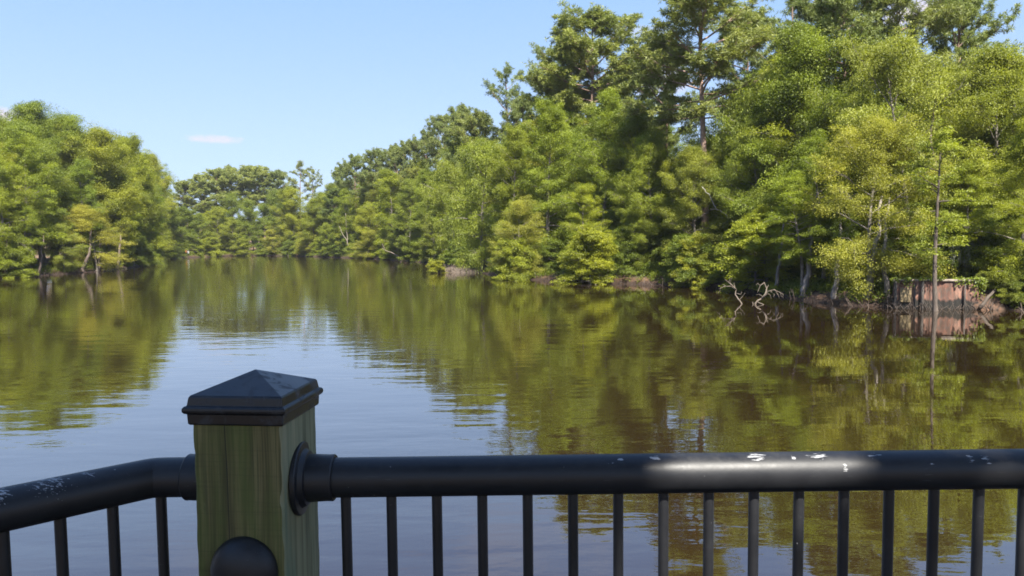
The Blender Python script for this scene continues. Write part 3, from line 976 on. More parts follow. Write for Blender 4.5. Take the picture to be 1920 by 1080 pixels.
DT = [(.72, .82, .75), (.85, .9, .8), (.66, .78, .72), (1.0, 1.02, .85), (1.1, 1.05, .8)]
fill(1000, 2300, 34, 9, 24, ['broad', 'cypress', 'willow', 'leggy', 'yellow'], 'tree of the dense woods filling the right bank behind the front trees', 'woods behind the right bank', DT)
fill(1000, 2300, 22, 22, 46, ['pine', 'broad', 'cypress'], 'tree of the dense woods filling the right bank behind the front trees', 'woods behind the right bank', DT)
fill(780, 1010, 16, 9, 45, ['broad', 'cypress', 'pine'], 'tree of the woods in the dip left of the round pine crown', 'woods behind the pale willow', DT)
fill(610, 800, 22, 7, 50, ['broad', 'cypress', 'pine'], 'tree of the woods on the slope of the river bend', 'woods behind the river bend', DT)
fill(310, 640, 44, 8, 60, ['broad', 'cypress', 'pine'], 'tree of the woods under the far row of pines', 'woods behind the far shore', DT)
fill(-330, 310, 34, 7, 36, ['broad', 'cypress', 'broad'], 'tree of the woods filling the left bank behind the front trees', 'woods behind the left bank', DT)


# low bushes between the trunks at the foot of every bank
def foot(lo, hi, count, label, group, tints, h0=1.6, h1=3.6):
    for i in range(count):
        px = lo + (hi - lo) * (i + rnd.uniform(.1, .9)) / count
        bk = rnd.uniform(1.2, 6.5)
        D = shore_D(px) + bk
        base = at(px, 480, D)
        z = float(land_z(np.array([base.x]), np.array([base.y]))[0])
        hgt = rnd.uniform(h0, h1)
        yt = 540 - F * 0  # placeholder, replaced by a true height below
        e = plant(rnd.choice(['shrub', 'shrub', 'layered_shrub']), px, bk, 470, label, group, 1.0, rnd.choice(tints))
        s = hgt / 4.8
        e.scale = (s * 1.25, s * 1.25, s)


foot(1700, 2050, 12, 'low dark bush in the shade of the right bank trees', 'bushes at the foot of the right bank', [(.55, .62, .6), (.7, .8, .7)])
foot(860, 1360, 16, 'low green bush at the foot of the trees around the sandy slope', 'bushes around the sandy slope', [(.7, .8, .7), (.9, .95, .75)])
foot(340, 860, 24, 'low green bush along the far waterline', 'bushes along the far shore', [(.7, .8, .75), (1, 1.02, .8)], 2.2, 4.5)
foot(-200, 270, 10, 'low green bush at the foot of the left bank trees', 'bushes at the foot of the left bank', [(.6, .7, .62), (.85, .92, .75)], 1.0, 2.2)

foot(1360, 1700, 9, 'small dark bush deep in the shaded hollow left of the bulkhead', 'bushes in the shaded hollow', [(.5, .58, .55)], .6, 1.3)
# ------------------------------------------------------------------ leaf litter cover and bank plants (stuff)
rs = np.random.RandomState(5)
gc, gn = [], 0
for _ in range(14):
    px = rs.uniform(-150, 2050, 6000)
    bk = rs.exponential(2.2, 6000)
    for a, b_ in zip(px[:900], bk[:900]):
        D = shore_D(a) + b_ + .25
        p = at(a, 480, D)
        gc.append((p.x, p.y))
gc = np.array(gc)
cl = wavy(gc[:, 0] * 2.2, gc[:, 1] * 2.2)
gc = gc[cl > -.15]
per = 9
ii = np.repeat(np.arange(len(gc)), per)
xy = gc[ii] + rs.normal(0, .22, (len(ii), 2))
zz = land_z(xy[:, 0], xy[:, 1])
ok = zz > .12
xy, zz = xy[ok], zz[ok]
n = len(xy)
hh = rs.uniform(0, .45, n)
c = np.stack([xy[:, 0], xy[:, 1], zz + hh], 1)
un = leaf_mesh('undergrowth', c, norm(rs.normal(0, 1, (n, 3)) + np.array([0, 0, .3])), norm(rs.normal(0, .6, (n, 3)) + np.array([0, 0, 1])), rs.uniform(.1, .3, n), rs.uniform(.04, .1, n), rs.uniform(0, .8, n), M['broad'])
uo = bpy.data.objects.new('undergrowth', un)
uo.color = (.8, .88, .7, 1)
COL.objects.link(uo)
tag(uo, 'low green plants covering the banks', 'undergrowth', None, 'stuff')


# ------------------------------------------------------------------ dead wood
def twig_thing(name, label, cat, lines, group=None, m='dead', bark=(1, 1, 1)):
    b = MB()
    for pts, r0, r1 in lines:
        # a little unevenness along every stroke
        q = []
        for a, c_ in zip(pts, pts[1:]):
            a, c_ = Vector(a), Vector(c_)
            for j in range(3):
                w = j / 3
                q.append(a.lerp(c_, w) + Vector((rnd.gauss(0, 1), rnd.gauss(0, 1), rnd.gauss(0, 1))) * (a - c_).length * .035)
        q.append(Vector(pts[-1]))
        k = len(q)
        b.tube(q, [r0 + (r1 - r0) * i / (k - 1) for i in range(k)], 6)
    o = b.build(name, M[m])
    o.color = (*bark, 1)
    tag(o, label, cat, group)
    return o


def P_(px, py, D):
    return at(px, py, D)


D1 = 46.0
twig_thing('dead_branch', 'bleached antler shaped dead branch rising from the water left of the bulkhead', 'branch', [
    ([P_(1412, 583, D1), P_(1417, 568, D1), P_(1433, 557, D1 + .2), P_(1437, 541, D1 + .4), P_(1433, 530, D1 + .5), P_(1425, 535, D1 + .5), P_(1420, 549, D1 + .5)], .07, .016),
    ([P_(1428, 560, D1 + .1), P_(1440, 547, D1 - .3), P_(1452, 543, D1 - .5), P_(1463, 549, D1 - .7), P_(1466, 558, D1 - .7)], .05, .014),
    ([P_(1452, 543, D1 - .5), P_(1460, 556, D1 - .5), P_(1461, 562, D1 - .5)], .035, .012),
    ([P_(1437, 541, D1 + .4), P_(1441, 534, D1 + .4)], .035, .012),
    ([P_(1445, 546, D1 - .4), P_(1452, 552, D1 - .2), P_(1450, 558, D1 - .2)], .03, .01),
    ([P_(1420, 566, D1), P_(1432, 572, D1 - .3), P_(1440, 580, D1 - .4)], .04, .015),
    ([P_(1414, 576, D1), P_(1411, 566, D1 + .2)], .04, .02),
    ([P_(1433, 557, D1 + .2), P_(1424, 552, D1 + .5), P_(1417, 553, D1 + .6)], .025, .008),
    ([P_(1436, 548, D1 + .3), P_(1444, 553, D1 + .1), P_(1447, 561, D1 + .1)], .025, .008),
    ([P_(1463, 549, D1 - .7), P_(1469, 552, D1 - .8), P_(1468, 560, D1 - .8)], .018, .007),
    ([P_(1425, 535, D1 + .5), P_(1420, 531, D1 + .6), P_(1417, 536, D1 + .6)], .02, .007),
], 'dead branches in the water', bark=(.33, .29, .25))
twig_thing('dead_branch', 'thin bleached dead branch slanting out of the water, left of the antler shaped one', 'branch', [
    ([P_(1396, 578, D1 + .3), P_(1386, 563, D1 + .6), P_(1379, 553, D1 + 1), P_(1380, 544, D1 + 1.2), P_(1372, 537, D1 + 1.4), P_(1360, 536, D1 + 1.5), P_(1348, 541, D1 + 1.5)], .052, .014),
    ([P_(1380, 544, D1 + 1.2), P_(1368, 531, D1 + 1.1), P_(1359, 524, D1 + 1)], .05, .014),
    ([P_(1378, 540, D1 + 1.2), P_(1376, 530, D1 + 1.4)], .03, .01),
    ([P_(1381, 550, D1 + 1), P_(1389, 552, D1 + .8), P_(1391, 547, D1 + .8)], .03, .01),
    ([P_(1360, 536, D1 + 1.5), P_(1354, 533, D1 + 1.7)], .02, .008),
    ([P_(1372, 537, D1 + 1.4), P_(1369, 529, D1 + 1.4), P_(1372, 521, D1 + 1.3)], .025, .008),
    ([P_(1386, 563, D1 + .6), P_(1392, 556, D1 + .6), P_(1397, 549, D1 + .5)], .025, .008),
    ([P_(1366, 529, D1 + 1.1), P_(1369, 522, D1 + 1.2)], .018, .006),
    ([P_(1352, 539, D1 + 1.5), P_(1349, 547, D1 + 1.5), P_(1344, 550, D1 + 1.4)], .018, .006),
    ([P_(1404, 581, D1 + .1), P_(1401, 571, D1 + .2)], .045, .02),
], 'dead branches in the water', bark=(.33, .29, .25))
Dl = shore_D(655) + 1
twig_thing('leaning_trunk', 'pale bare trunk leaning left above the overhanging yellow shrub', 'trunk', [
    ([P_(664, 472, Dl), P_(655, 462, Dl), P_(648, 447, Dl), P_(640, 434, Dl), P_(636, 424, Dl)], .13, .06)], 'pale bare trunks at the bend', bark=(.55, .52, .46))
twig_thing('leaning_trunk', 'pale bare trunk standing upright behind the leaning one', 'trunk', [
    ([P_(652, 462, Dl + 2), P_(650, 440, Dl + 2), P_(649, 415, Dl + 2), P_(648, 400, Dl + 2)], .10, .05)], 'pale bare trunks at the bend', bark=(.55, .52, .46))
Df = shore_D(750)
twig_thing('fallen_limb', 'pale fallen limb sloping into the water at the river bend', 'branch', [
    ([P_(754, 490, Df - .5), P_(748, 482, Df), P_(738, 475, Df + .5), P_(726, 471, Df + 1), P_(716, 465, Df + 1.5)], .13, .05),
    ([P_(722, 468, Df + 1.2), P_(717, 457, Df + 1)], .1, .04)], bark=(.45, .4, .36))
Dg = shore_D(1350) + 3
twig_thing('dead_limb', 'white broken limb hanging in the foliage above the lime layered shrub', 'branch', [
    ([P_(1372, 412, Dg), P_(1358, 400, Dg - .2), P_(1345, 393, Dg - .4), P_(1338, 384, Dg - .5), P_(1330, 365, Dg - .4), P_(1316, 350, Dg)], .06, .02),
    ([P_(1345, 393, Dg - .4), P_(1332, 392, Dg - .6)], .035, .015)])
Ds = shore_D(1755) + 5.5
twig_thing('snag_top', 'bare pale dead treetop sticking up before the tall yellow green tree', 'snag', [
    ([P_(1752, 420, Ds), P_(1752, 300, Ds), P_(1751, 218, Ds), P_(1755, 180, Ds - .1), P_(1756, 156, Ds)], .10, .03),
    ([P_(1754, 185, Ds), P_(1745, 176, Ds - .2)], .03, .012), ([P_(1753, 200, Ds), P_(1766, 178, Ds - .2), P_(1778, 162, Ds)], .035, .012)], bark=(.6, .52, .46))
Dk = shore_D(560)
twig_thing('leaning_trunk', 'thin brown stem leaning over the far water edge below the yellow green tree', 'trunk', [
    ([P_(579, 482, Dk), P_(577, 470, Dk), P_(574, 455, Dk), P_(571, 440, Dk)], .2, .1)], bark=(.75, .6, .5))

# leaning grey trunks in the shaded bank left of the bulkhead
for px0, y0, px1, y1, px2, y2, r, lb in [(1507, 545, 1514, 515, 1519, 480, .20, 'grey leaning trunk furthest left in the shaded hollow left of bulkhead'),
                                         (1564, 556, 1569, 520, 1572, 480, .17, 'straight blue grey trunk in the middle of the shaded hollow'),
                                         (1624, 566, 1632, 530, 1640, 488, .23, 'thick grey trunk leaning right beside the bulkhead'),
                                         (1668, 570, 1661, 525, 1654, 490, .16, 'thin trunk leaning left at the bulkhead corner'),
                                         (1455, 540, 1458, 515, 1462, 485, .14, 'short brown trunk standing behind the antler shaped branch')]:
    Dq = shore_D(px0) + .7
    twig_thing('bare_trunk', lb, 'trunk', [([P_(px0, y0 + 14, Dq), P_(px0, y0, Dq), P_(px1, y1, Dq + .2), P_(px2, y2, Dq + .4), P_(px2 + 6, y2 - 50, Dq + .6), P_(px2 + 14, y2 - 120, Dq + 1.2)], r * 1.25, r * .3)], 'bare trunks in the shaded hollow', 'bark', (1.1, 1.1, 1.15))
# left bank stems standing at the waterline
for px0, y0, px1, y1, r, lb in [(72, 515, 77, 490, .2, 'short brown stem at the left end of the waterline roots'), (155, 503, 167, 478, .28, 'pinkish trunk leaning right under the low yellow tree'),
                                (184, 507, 186, 470, .25, 'upright blue grey trunk under the low yellow tree'), (220, 505, 224, 474, .3, 'thick pinkish trunk nearest the left tip'),
                                (10, 505, 11, 465, .2, 'thin pale stem at the left edge waterline')]:
    Dq = shore_D(px0) + .4
    twig_thing('bare_trunk', lb, 'trunk', [([P_(px0 - 1, y0 + 8, Dq), P_(px0, y0, Dq), P_((px0 + px1) / 2, (y0 + y1) / 2, Dq), P_(px1, y1, Dq + .3), P_(px1 + 3, y1 - 25, Dq + .9), P_(px1 + 6, y1 - 60, Dq + 2.4)], r * 1.2, r * .25)], 'bare trunks on the left waterline', 'bark', (.7, .6, .57))

# hanging moss on the small tree behind the bulkhead
mm = []
for _ in range(60):
    mm.append((rs.uniform(1782, 1832), rs.uniform(440, 475)))
c = []
for (a, b_) in mm:
    p = at(a, b_, shore_D(1800) + 2.2 + rs.uniform(-.8, .8))
    ln = rs.uniform(.5, 1.5)
    for j in range(26):
        c.append((p.x + rs.normal(0, .04), p.y + rs.normal(0, .04), p.z - ln * j / 26))
c = np.array(c)
n = len(c)
mo = bpy.data.objects.new('hanging_moss', leaf_mesh('hanging_moss', c, np.tile([0, 0, -1.0], (n, 1)) + rs.normal(0, .25, (n, 3)), rs.normal(0, 1, (n, 3)), rs.uniform(.1, .25, n), rs.uniform(.03, .06, n), rs.uniform(0, 1, n), M['moss']))
COL.objects.link(mo)
tag(mo, 'grey moss hanging from branches above the right end of the bulkhead', 'moss', None, 'stuff')

# roots and drowned twigs along the near right waterline
tw = MB()
for _ in range(340):
    px = rs.uniform(840, 1990) if rs.uniform() < .6 else rs.uniform(-60, 760)
    D = shore_D(px) + rs.uniform(-.9, .7)
    p = at(px, 480, D)
    h = rs.uniform(.2, 1.1)
    a = rs.uniform(0, 6.28)
    sp = rs.uniform(.1, .7)
    q = Vector((p.x, p.y, -.25))
    tw.tube([q, q + Vector((math.cos(a) * sp * .5, math.sin(a) * sp * .5, h * .6)), q + Vector((math.cos(a) * sp, math.sin(a) * sp, h))], [.03, .02, .008], 4)
to = tw.build('waterline_brush', M['bark'])
to.color = (.6, .5, .45, 1)
tag(to, 'tangle of dead twigs and roots along the waterline', 'brush', None, 'stuff')

# muddy spit with its brush and small bright bush
spit = on_water(855, 512)
sb = MB()
ang = [2 * math.pi * i / 28 for i in range(28)]
rings = [(1.0, -.5), (.86, .12), (.6, .42), (.3, .6), (.05, .66)]
vs, fs = [], []
for r_, z_ in rings:
    for i, a in enumerate(ang):
        k = 1 + .18 * math.sin(3 * a + r_ * 4) + .1 * math.sin(7 * a)
        vs.append((spit.x + 3.6 * r_ * k * math.cos(a), spit.y + 2.6 + 2.2 * r_ * k * math.sin(a), z_ + .06 * math.sin(5 * a)))
for j in range(len(rings) - 1):
    for i in range(28):
        fs.append((j * 28 + i, j * 28 + (i + 1) % 28, (j + 1) * 28 + (i + 1) % 28, (j + 1) * 28 + i))
sb.add(vs, fs)
M['mud'] = mat_simple('dry_brush_mud', (.035, .026, .02), (.13, .098, .072), 4)
so = sb.build('mud_spit', M['mud'])
tag(so, 'low grey brown muddy spit under the pale willow', None, None, 'structure')
bt = MB()
for _ in range(150):
    a, r_ = rs.uniform(0, 6.28), rs.uniform(0, 1) ** .5
    q = Vector((spit.x + 3.3 * r_ * math.cos(a), spit.y + 2.6 + 2.0 * r_ * math.sin(a), .1))
    d = Vector((rs.normal(0, .45), rs.normal(0, .45), 1)) * rs.uniform(.3, 1.1)
    bt.tube([q, q + d * .5 + Vector((rs.normal(0, .08), 0, 0)), q + d], [.025, .018, .006], 4)
bo = bt.build('dry_brush', M['bark'])
bo.color = (.7, .6, .52, 1)
tag(bo, 'dry grey twigs heaped on the muddy spit', 'brush', None, 'stuff')
plant('shrub', 823, 0, 489, 'small bright yellow green bush at the left end of the muddy spit', None, 1.0, (1.25, 1.15, .8), 0, D=spit.y + 1.0)

# far marker
Dm = shore_D(352) + 1.5
mp = at(352, 484, Dm)
mk = empty('channel_marker', (mp.x, mp.y, float(land_z(np.array([mp.x]), np.array([mp.y]))[0])))
tag(mk, 'small orange and white marker board standing on the reddish far bank', 'marker')
b = MB()
b.box((0, 0, .35), (.12, .12, 1.2))
b.build('post', M['dead'], mk, False)
b = MB()
b.box((.2, -.09, .95), (.5, .05, .75))
M['markerwhite'] = mat_simple('white_paint', (.7, .68, .6), (.85, .83, .76), 5, .6)
M['markerorange'] = mat_simple('orange_paint', (.55, .17, .04), (.65, .24, .06), 5, .6)
b.build('white_board', M['markerwhite'], mk, False)
b = MB()
b.box((-.3, -.09, 1.15), (.45, .05, .7))
b.build('orange_board', M['markerorange'], mk, False)

# ------------------------------------------------------------------ bulkhead wall
A = on_water(1676, 575)
B = on_water(1834, 577)
A = A * ((A.y - 1.0) / A.y)
B = B * ((B.y - 1.0) / B.y)
ux = (B - A).normalized()
Lw = (B - A).length
rz = math.atan2(ux.y, ux.x)
wall = empty('bulkhead_wall', A)
wall.rotation_euler = (0, 0, rz)
tag(wall, 'old rusty pink bulkhead wall with a pale cap at the waterline', 'wall')
M['rust'] = None
m, nt, out = mat('stained_sheet')
nb = NB(nt)
tc = nb.n('TexCoord')
Pp = tc.outputs['Object']
n1 = nb.noise(nb.mapping(Pp, (2.6, 2.6, .5)), 1.0, 4, .65)
n2 = nb.noise(nb.mapping(Pp, (7, 7, 2.5)), 1.0, 5, .7)
col = nb.ramp(n1, [(.32, (.08, .04, .028)), (.47, (.23, .10, .065)), (.6, (.36, .20, .14)), (.75, (.24, .085, .05))])
col = nb.mix(nb.ramp(n2, [(.42, (0, 0, 0)), (.6, (1, 1, 1))]), nb.mix(.75, col, (.10, .075, .06)), col)
spw = nb.n('SeparateXYZ')
nb.l(Pp, spw.inputs[0])
damp = nb.ramp(nb.math('ADD', spw.outputs['Z'], nb.math('MULTIPLY', n1, -.9)), [(-.0 + .02, (1, 1, 1)), (.16, (0, 0, 0))])
col = nb.mix(damp, col, (.014, .012, .009))
drip = nb.noise(nb.mapping(Pp, (5.5, 5.5, .25), loc=(3.1, 0, .4)), 1.0, 3, .6)
topw = nb.ramp(nb.math('ADD', spw.outputs['Z'], nb.math('MULTIPLY', drip, 1.3)), [(.6, (0, 0, 0)), (1.0, (1, 1, 1))])
mossy = nb.ramp(drip, [(.60, (0, 0, 0)), (.72, (.8,) * 3)])
col = nb.mix(mossy, col, (.05, .042, .028))
p = nb.n('BsdfPrincipled')
nb.l(col, p.inputs['Base Color'])
p.inputs['Roughness'].default_value = .85
nb.l(nb.bump(n2, .5, .05), p.inputs['Normal'])
nb.l(p.outputs[0], out.inputs[0])
M['rust'] = m
M['cap'] = mat_simple('weathered_cap', (.16, .13, .105), (.40, .33, .27), 5)
M['tan'] = mat_simple('tan_board', (.16, .12, .06), (.28, .21, .115), 3)
M['pile'] = mat_simple('wet_pile', (.025, .022, .02), (.12, .10, .085), 6, stretch=(1, 1, .3))
HW = 1.62
# sheet in shallow vertical corrugations
b = MB()
nseg = 60
vs, fs = [], []
for i in range(nseg + 1):
    x = Lw * i / nseg
    yo = .03 * math.sin(i * 1.35 + .8 * math.sin(i * .31)) * (.6 + .4 * math.sin(i * .77)) + .025 * math.sin(i * .43)
    for z in (-.9, .3, .9, HW - .06):
        vs.append((x, yo + .015 * math.sin(z * 3 + i), z))
for i in range(nseg):
    for j in range(3):
        fs.append((i * 4 + j, (i + 1) * 4 + j, (i + 1) * 4 + j + 1, i * 4 + j + 1))
off = len(vs)
vs += [(v[0], .35, v[2]) for v in vs[:off]]
for i in range(nseg):
    for j in range(3):
        fs.append((off + i * 4 + j, off + i * 4 + j + 1, off + (i + 1) * 4 + j + 1, off + (i + 1) * 4 + j))
b.add(vs, fs)
b.build('sheet_panel', M['rust'], wall)
b = MB()
b.box((Lw / 2, .14, HW), (Lw + .12, .5, .1))
o = b.build('cap_beam', M['cap'], wall, False)
bevel(o, .02)
b = MB()
b.box((.58, -.09, .78), (.58, .05, .80))
o = b.build('tan_panel', M['tan'], wall, False)
bevel(o, .01)
for x in (.04, 1.42, 2.9):
    if x > 2:
        continue
    b = MB()
    b.tube([(x, -.13, -1), (x, -.13, .6), (x + .01, -.13, HW - .06)], [.085, .08, .075], 10)
    b.build('pile', M['pile'], wall)
dbm = MB()
for _ in range(70):
    t_ = rs.uniform(-.2, Lw + .6)
    q = A + ux * t_ + Vector((0, rs.uniform(-.5, -.12), -.2))
    a_ = rs.uniform(0, 6.28)
    dbm.tube([q, q + Vector((math.cos(a_) * .2, math.sin(a_) * .1, rs.uniform(.15, .4))), q + Vector((math.cos(a_) * .5, math.sin(a_) * .2, rs.uniform(.2, .75)))], [.03, .022, .008], 4)
dbo = dbm.build('driftwood', M['bark'])
dbo.color = (.35, .3, .27, 1)
tag(dbo, 'dark drift twigs and roots along the foot of the bulkhead', 'driftwood', None, 'stuff')
for x in (1.02, 3.55):
    b = MB()
    b.tube([(x, -.11, -1), (x, -.11, .45), (x + .02, -.11, HW - .2)], [.05, .05, .03], 8)
    b.build('pile', M['pile'], wall)
# the return wall running back into the bank
b = MB()
b.box((Lw - .1, 1.2, .38), (.22, 2.0, 2.3))
b.build('return_wall', M['rust'], wall, False)
# slumped earth right of the wall
eb = MB()
ec = B + ux * .95 + Vector((0, .75, 0))
vs, fs = [], []
NA, NRG = 48, 9
er = np.random.RandomState(3)
for r_i in range(NRG):
    q = r_i / (NRG - 1)
    r_ = 1.08 * (1 - q) + .02
    z_ = -.5 + 1.9 * q ** .8
    for i in range(NA):
        a = 2 * math.pi * i / NA
        k = 1 + .2 * math.sin(2 * a + 1) + .1 * math.sin(5 * a + q * 4) + er.normal(0, .045)
        vs.append((ec.x + 1.25 * r_ * k * math.cos(a), ec.y + 1.2 * r_ * k * math.sin(a), z_ * (1 + .14 * math.sin(3 * a)) + er.normal(0, .05)))
for j in range(NRG - 1):
    for i in range(NA):
        fs.append((j * NA + i, j * NA + (i + 1) % NA, (j + 1) * NA + (i + 1) % NA, (j + 1) * NA + i))
fs.append(tuple((NRG - 1) * NA + i for i in range(NA)))
eb.add(vs, fs)
M['earth'] = mat_simple('red_earth', (.03, .02, .013), (.14, .075, .045), 3.5)
eo = eb.build('earth_mound', M['earth'])
for ox, oy, oz, hs, lb in [(-.5, -.2, 1.1, .8, 'small leafy plant on top of the earth mound'), (.55, -.55, .55, 1.2, 'leafy plant on the sunny side of the earth mound'), (1.5, -.6, .1, 1.5, 'light green tiered plant right of the earth mound')]:
    sx_ = PROTO['layered_shrub' if ox > 1 else 'shrub'][0]
    pe = empty('bank_plant', (ec.x + ox, ec.y + oy, oz))
    pe.scale = (hs / 4.2,) * 3
    pe.rotation_euler = (0, 0, ox * 3)
    tag(pe, lb, 'plant', 'plants on the earth mound')
    for part in ('trunk', 'crown'):
        o = bpy.data.objects.new('stem' if part == 'trunk' else 'leaves', sx_[part])
        COL.objects.link(o)
        o.parent = pe
        o.color = (1, 1, .9, 1)
# creepers spilling over the cap
vc = []
for (x0, x1, drop, cnt) in [(.35, .95, .45, 260), (1.2, 2.4, .12, 220), (Lw - 1.2, Lw, .5, 300), (Lw - .3, Lw + .3, 1.1, 260), (-.1, .2, .3, 90)]:
    for _ in range(cnt):
        t_ = rs.uniform(x0, x1)
        q = A + ux * t_ + Vector((0, rs.uniform(-.2, .25), HW + .08 - rs.uniform(-.12, 1) * drop * rs.uniform(.2, 1)))
        vc.append(tuple(q))
vc = np.array(vc)
nv = len(vc)
vo = bpy.data.objects.new('creeper', leaf_mesh('creeper', vc, rs.normal(0, 1, (nv, 3)), norm(rs.normal(0, .5, (nv, 3)) + np.array([0, -.7, .8])), rs.uniform(.08, .2, nv), rs.uniform(.05, .11, nv), rs.uniform(0, 1, nv), M['broad']))
vo.color = (.8, .9, .75, 1)
COL.objects.link(vo)
tag(vo, 'green creeper leaves spilling over the cap of the bulkhead', 'creeper', None, 'stuff')
tag(eo, 'slumped red brown earth at the right end of the bulkhead', None, None, 'structure')
twig_thing('fallen_log', 'dark log slanting against the earth mound right of the bulkhead', 'log', [
    ([P_(1838, 577, B.y - .5), P_(1852, 558, B.y - .3), P_(1872, 538, B.y + .1)], .1, .06)], None, 'bark', (.5, .45, .4))

# ------------------------------------------------------------------ railing
ZR, RR = 3.6645, .0445
yR = 1.66
M['black'] = mat_black('black_coat')
M['blackcap'] = mat_black('black_coat_worn', worn=True)
def chip(px, a, r, th, sx):
    # a worn spot on the right hand rail, a degrees above the side that faces the viewer
    return (at(px, 870, 1.64).x, 1.664 - RR * math.cos(R(a)), ZR + RR * math.sin(R(a)), r, th, sx)


chipR = [chip(1425, 72, .016, .66, 1.8), chip(1490, 66, .008, .56, 1.0), chip(1537, 72, .018, .68, 1.8), chip(1582, 28, .013, .60, .7), chip(1640, 74, .014, .72, 2.5), chip(1822, 58, .022, .74, .6), chip(1850, 52, .026, .72, .6),
         chip(1232, 70, .010, .66, 1.6), chip(1165, 66, .007, .62, 1.2), chip(1745, 40, .012, .74, .8)]
M['blackR'] = mat_black('black_coat_scraped_right', chipR)
dx_l = Vector((-math.cos(R(43)), -math.sin(R(43)), 0))
ELB = Vector((at(290, 900, 1.675).x, 1.675, ZR))
chipL = [(ELB.x + dx_l.x * .20, ELB.y + dx_l.y * .20 - .01, ZR + .036, .07, .76, 1.0), (ELB.x + dx_l.x * .29, ELB.y + dx_l.y * .29 - .015, ZR + .034, .04, .70, 1.0), (ELB.x + dx_l.x * .13, ELB.y + dx_l.y * .13 - .01, ZR + .04, .04, .80, 1.0)]
M['blackL'] = mat_black('black_coat_scraped_left', chipL)

PC = Vector((-.579, 1.665, 0))
PA = R(-6.0)
post = empty('corner_post', (PC.x, PC.y, 2.62))
post.rotation_euler = (0, 0, PA)
tag(post, 'square greenish timber post with a black pyramid cap at the railing corner', 'post')
CAPZ = 3.871
PW = .198
b = MB()
vs, fs = [], []
NL = 90
ph = [rnd.uniform(0, 6) for _ in range(8)]
for i in range(NL + 1):
    z = -.65 + 1.3 * i / NL
    ring = []
    for c_, (sx, sy) in enumerate(((-1, -1), (1, -1), (1, 1), (-1, 1))):
        ch = .0035 + .0012 * math.sin(z * 31 + ph[c_]) + .001 * math.sin(z * 83 + ph[c_ + 4]) + (rnd.uniform(.002, .0055) if rnd.random() < .07 else 0)
        h = PW / 2 + .0006 * math.sin(z * 9 + ph[c_])
        p1, p2 = (sx * (h - ch), sy * h, z), (sx * h, sy * (h - ch), z)
        ring += [p2, p1] if c_ % 2 == 0 else [p1, p2]
    vs += ring
for i in range(NL):
    for k in range(8):
        fs.append((i * 8 + k, i * 8 + (k + 1) % 8, (i + 1) * 8 + (k + 1) % 8, (i + 1) * 8 + k))
fs.append(tuple(range(8))[::-1])
fs.append(tuple(NL * 8 + k for k in range(8)))
b.add(vs, fs)
sh = b.build('shaft', M['post'], post, False)
sh.location = (0, 0, 3.86 - .65 - 2.62)
# object-space z 0 is the shaft's middle: rail height lies .46 above it
hw = .1065
b = MB()
def ring_sq(h, z):
    return [(-h, -h, z), (h, -h, z), (h, h, z), (-h, h, z)]
lv = [ring_sq(hw - .004, -.061), ring_sq(hw - .001, -.058), ring_sq(hw, -.0365), ring_sq(hw + .0045, -.0352), ring_sq(hw + .0072, -.0315), ring_sq(hw + .0078, -.0275), ring_sq(hw + .0072, -.0235), ring_sq(hw + .0045, -.0200), ring_sq(hw, -.0188), ring_sq(hw - .003, -.001), ring_sq(hw - .006, .0025), [(-.002, -.002, .0415), (.002, -.002, .0415), (.002, .002, .0415), (-.002, .002, .0415)]]
vs = [p for l in lv for p in l]
fs = [(0, 3, 2, 1)]
for j in range(len(lv) - 1):
    for i in range(4):
        fs.append((j * 4 + i, j * 4 + (i + 1) % 4, (j + 1) * 4 + (i + 1) % 4, (j + 1) * 4 + i))
fs.append(tuple(len(vs) - 4 + i for i in range(4)))
b.add(vs, fs)
cp = b.build('cap', M['blackcap'], post, False)
cp.location = (0, 0, CAPZ - 2.62)
bevel(cp, .0022, 3)
# domed black cover on the front face
b = MB()
prof = [(-.002, .074), (.004, .0745), (.010, .073)]
for i in range(1, 9):
    a = i / 9 * math.pi / 2
    prof.append((.010 + .036 * math.sin(a), .071 * math.cos(a)))
dz = at(456, 1067, 1.57).z
b.lathe(prof, (0, -PW / 2, 0), (0, -1, 0), 48)
dm = b.build('dome_cover', M['black'], post, True, 35)
dm.location = (.008, 0, dz - 2.62)

# right hand panel
rail = empty('railing_panel', (0, yR, 2.62))
tag(rail, 'long straight black railing panel right of the timber post', 'railing', 'black railing panels')
T = Vector((1, .008, 0)).normalized()
X0 = PC.x + PW / 2 - .004
X1 = 4.6


def lay(o, parent):
    o.parent = parent
    o.matrix_parent_inverse = parent.matrix_basis.inverted()


bpy.context.view_layer.update()


def at_rail(x, z=ZR):
    return Vector((x, yR + (x - X0) * .008, z))


b = MB()
b.tube([at_rail(X0 + .02 + (X1 - X0 - .02) * i / 40) for i in range(41)], RR, 40)
lay(b.build('top_rail', M['blackR'], None, True, 40), rail)
b = MB()
o_ = at_rail(X0)
b.lathe([(-.002, .082), (.006, .082), (.0085, .080), (.010, .066), (.0125, .064), (.02, .060), (.022, .0535), (.066, .0515), (.076, .0520), (.0785, .0500), (.0785, .0446)], o_, T, 48)
lay(b.build('wall_flange', M['black'], None, True, 35), rail)
b = MB()
b.tube([at_rail(X0, 2.74), at_rail(X1, 2.74)], .02, 16)
lay(b.build('bottom_rail', M['black'], None, True, 40), rail)
bx0 = at(650, 1000, yR).x
for i in range(52):
    x = bx0 + .1032 * i
    if x > X1 - .03:
        break
    b = MB()
    b.tube([at_rail(x, 2.75), at_rail(x, 3.2), at_rail(x, ZR - .03)], .0118, 16)
    lay(b.build('baluster', M['black'], None, True, 40), rail)

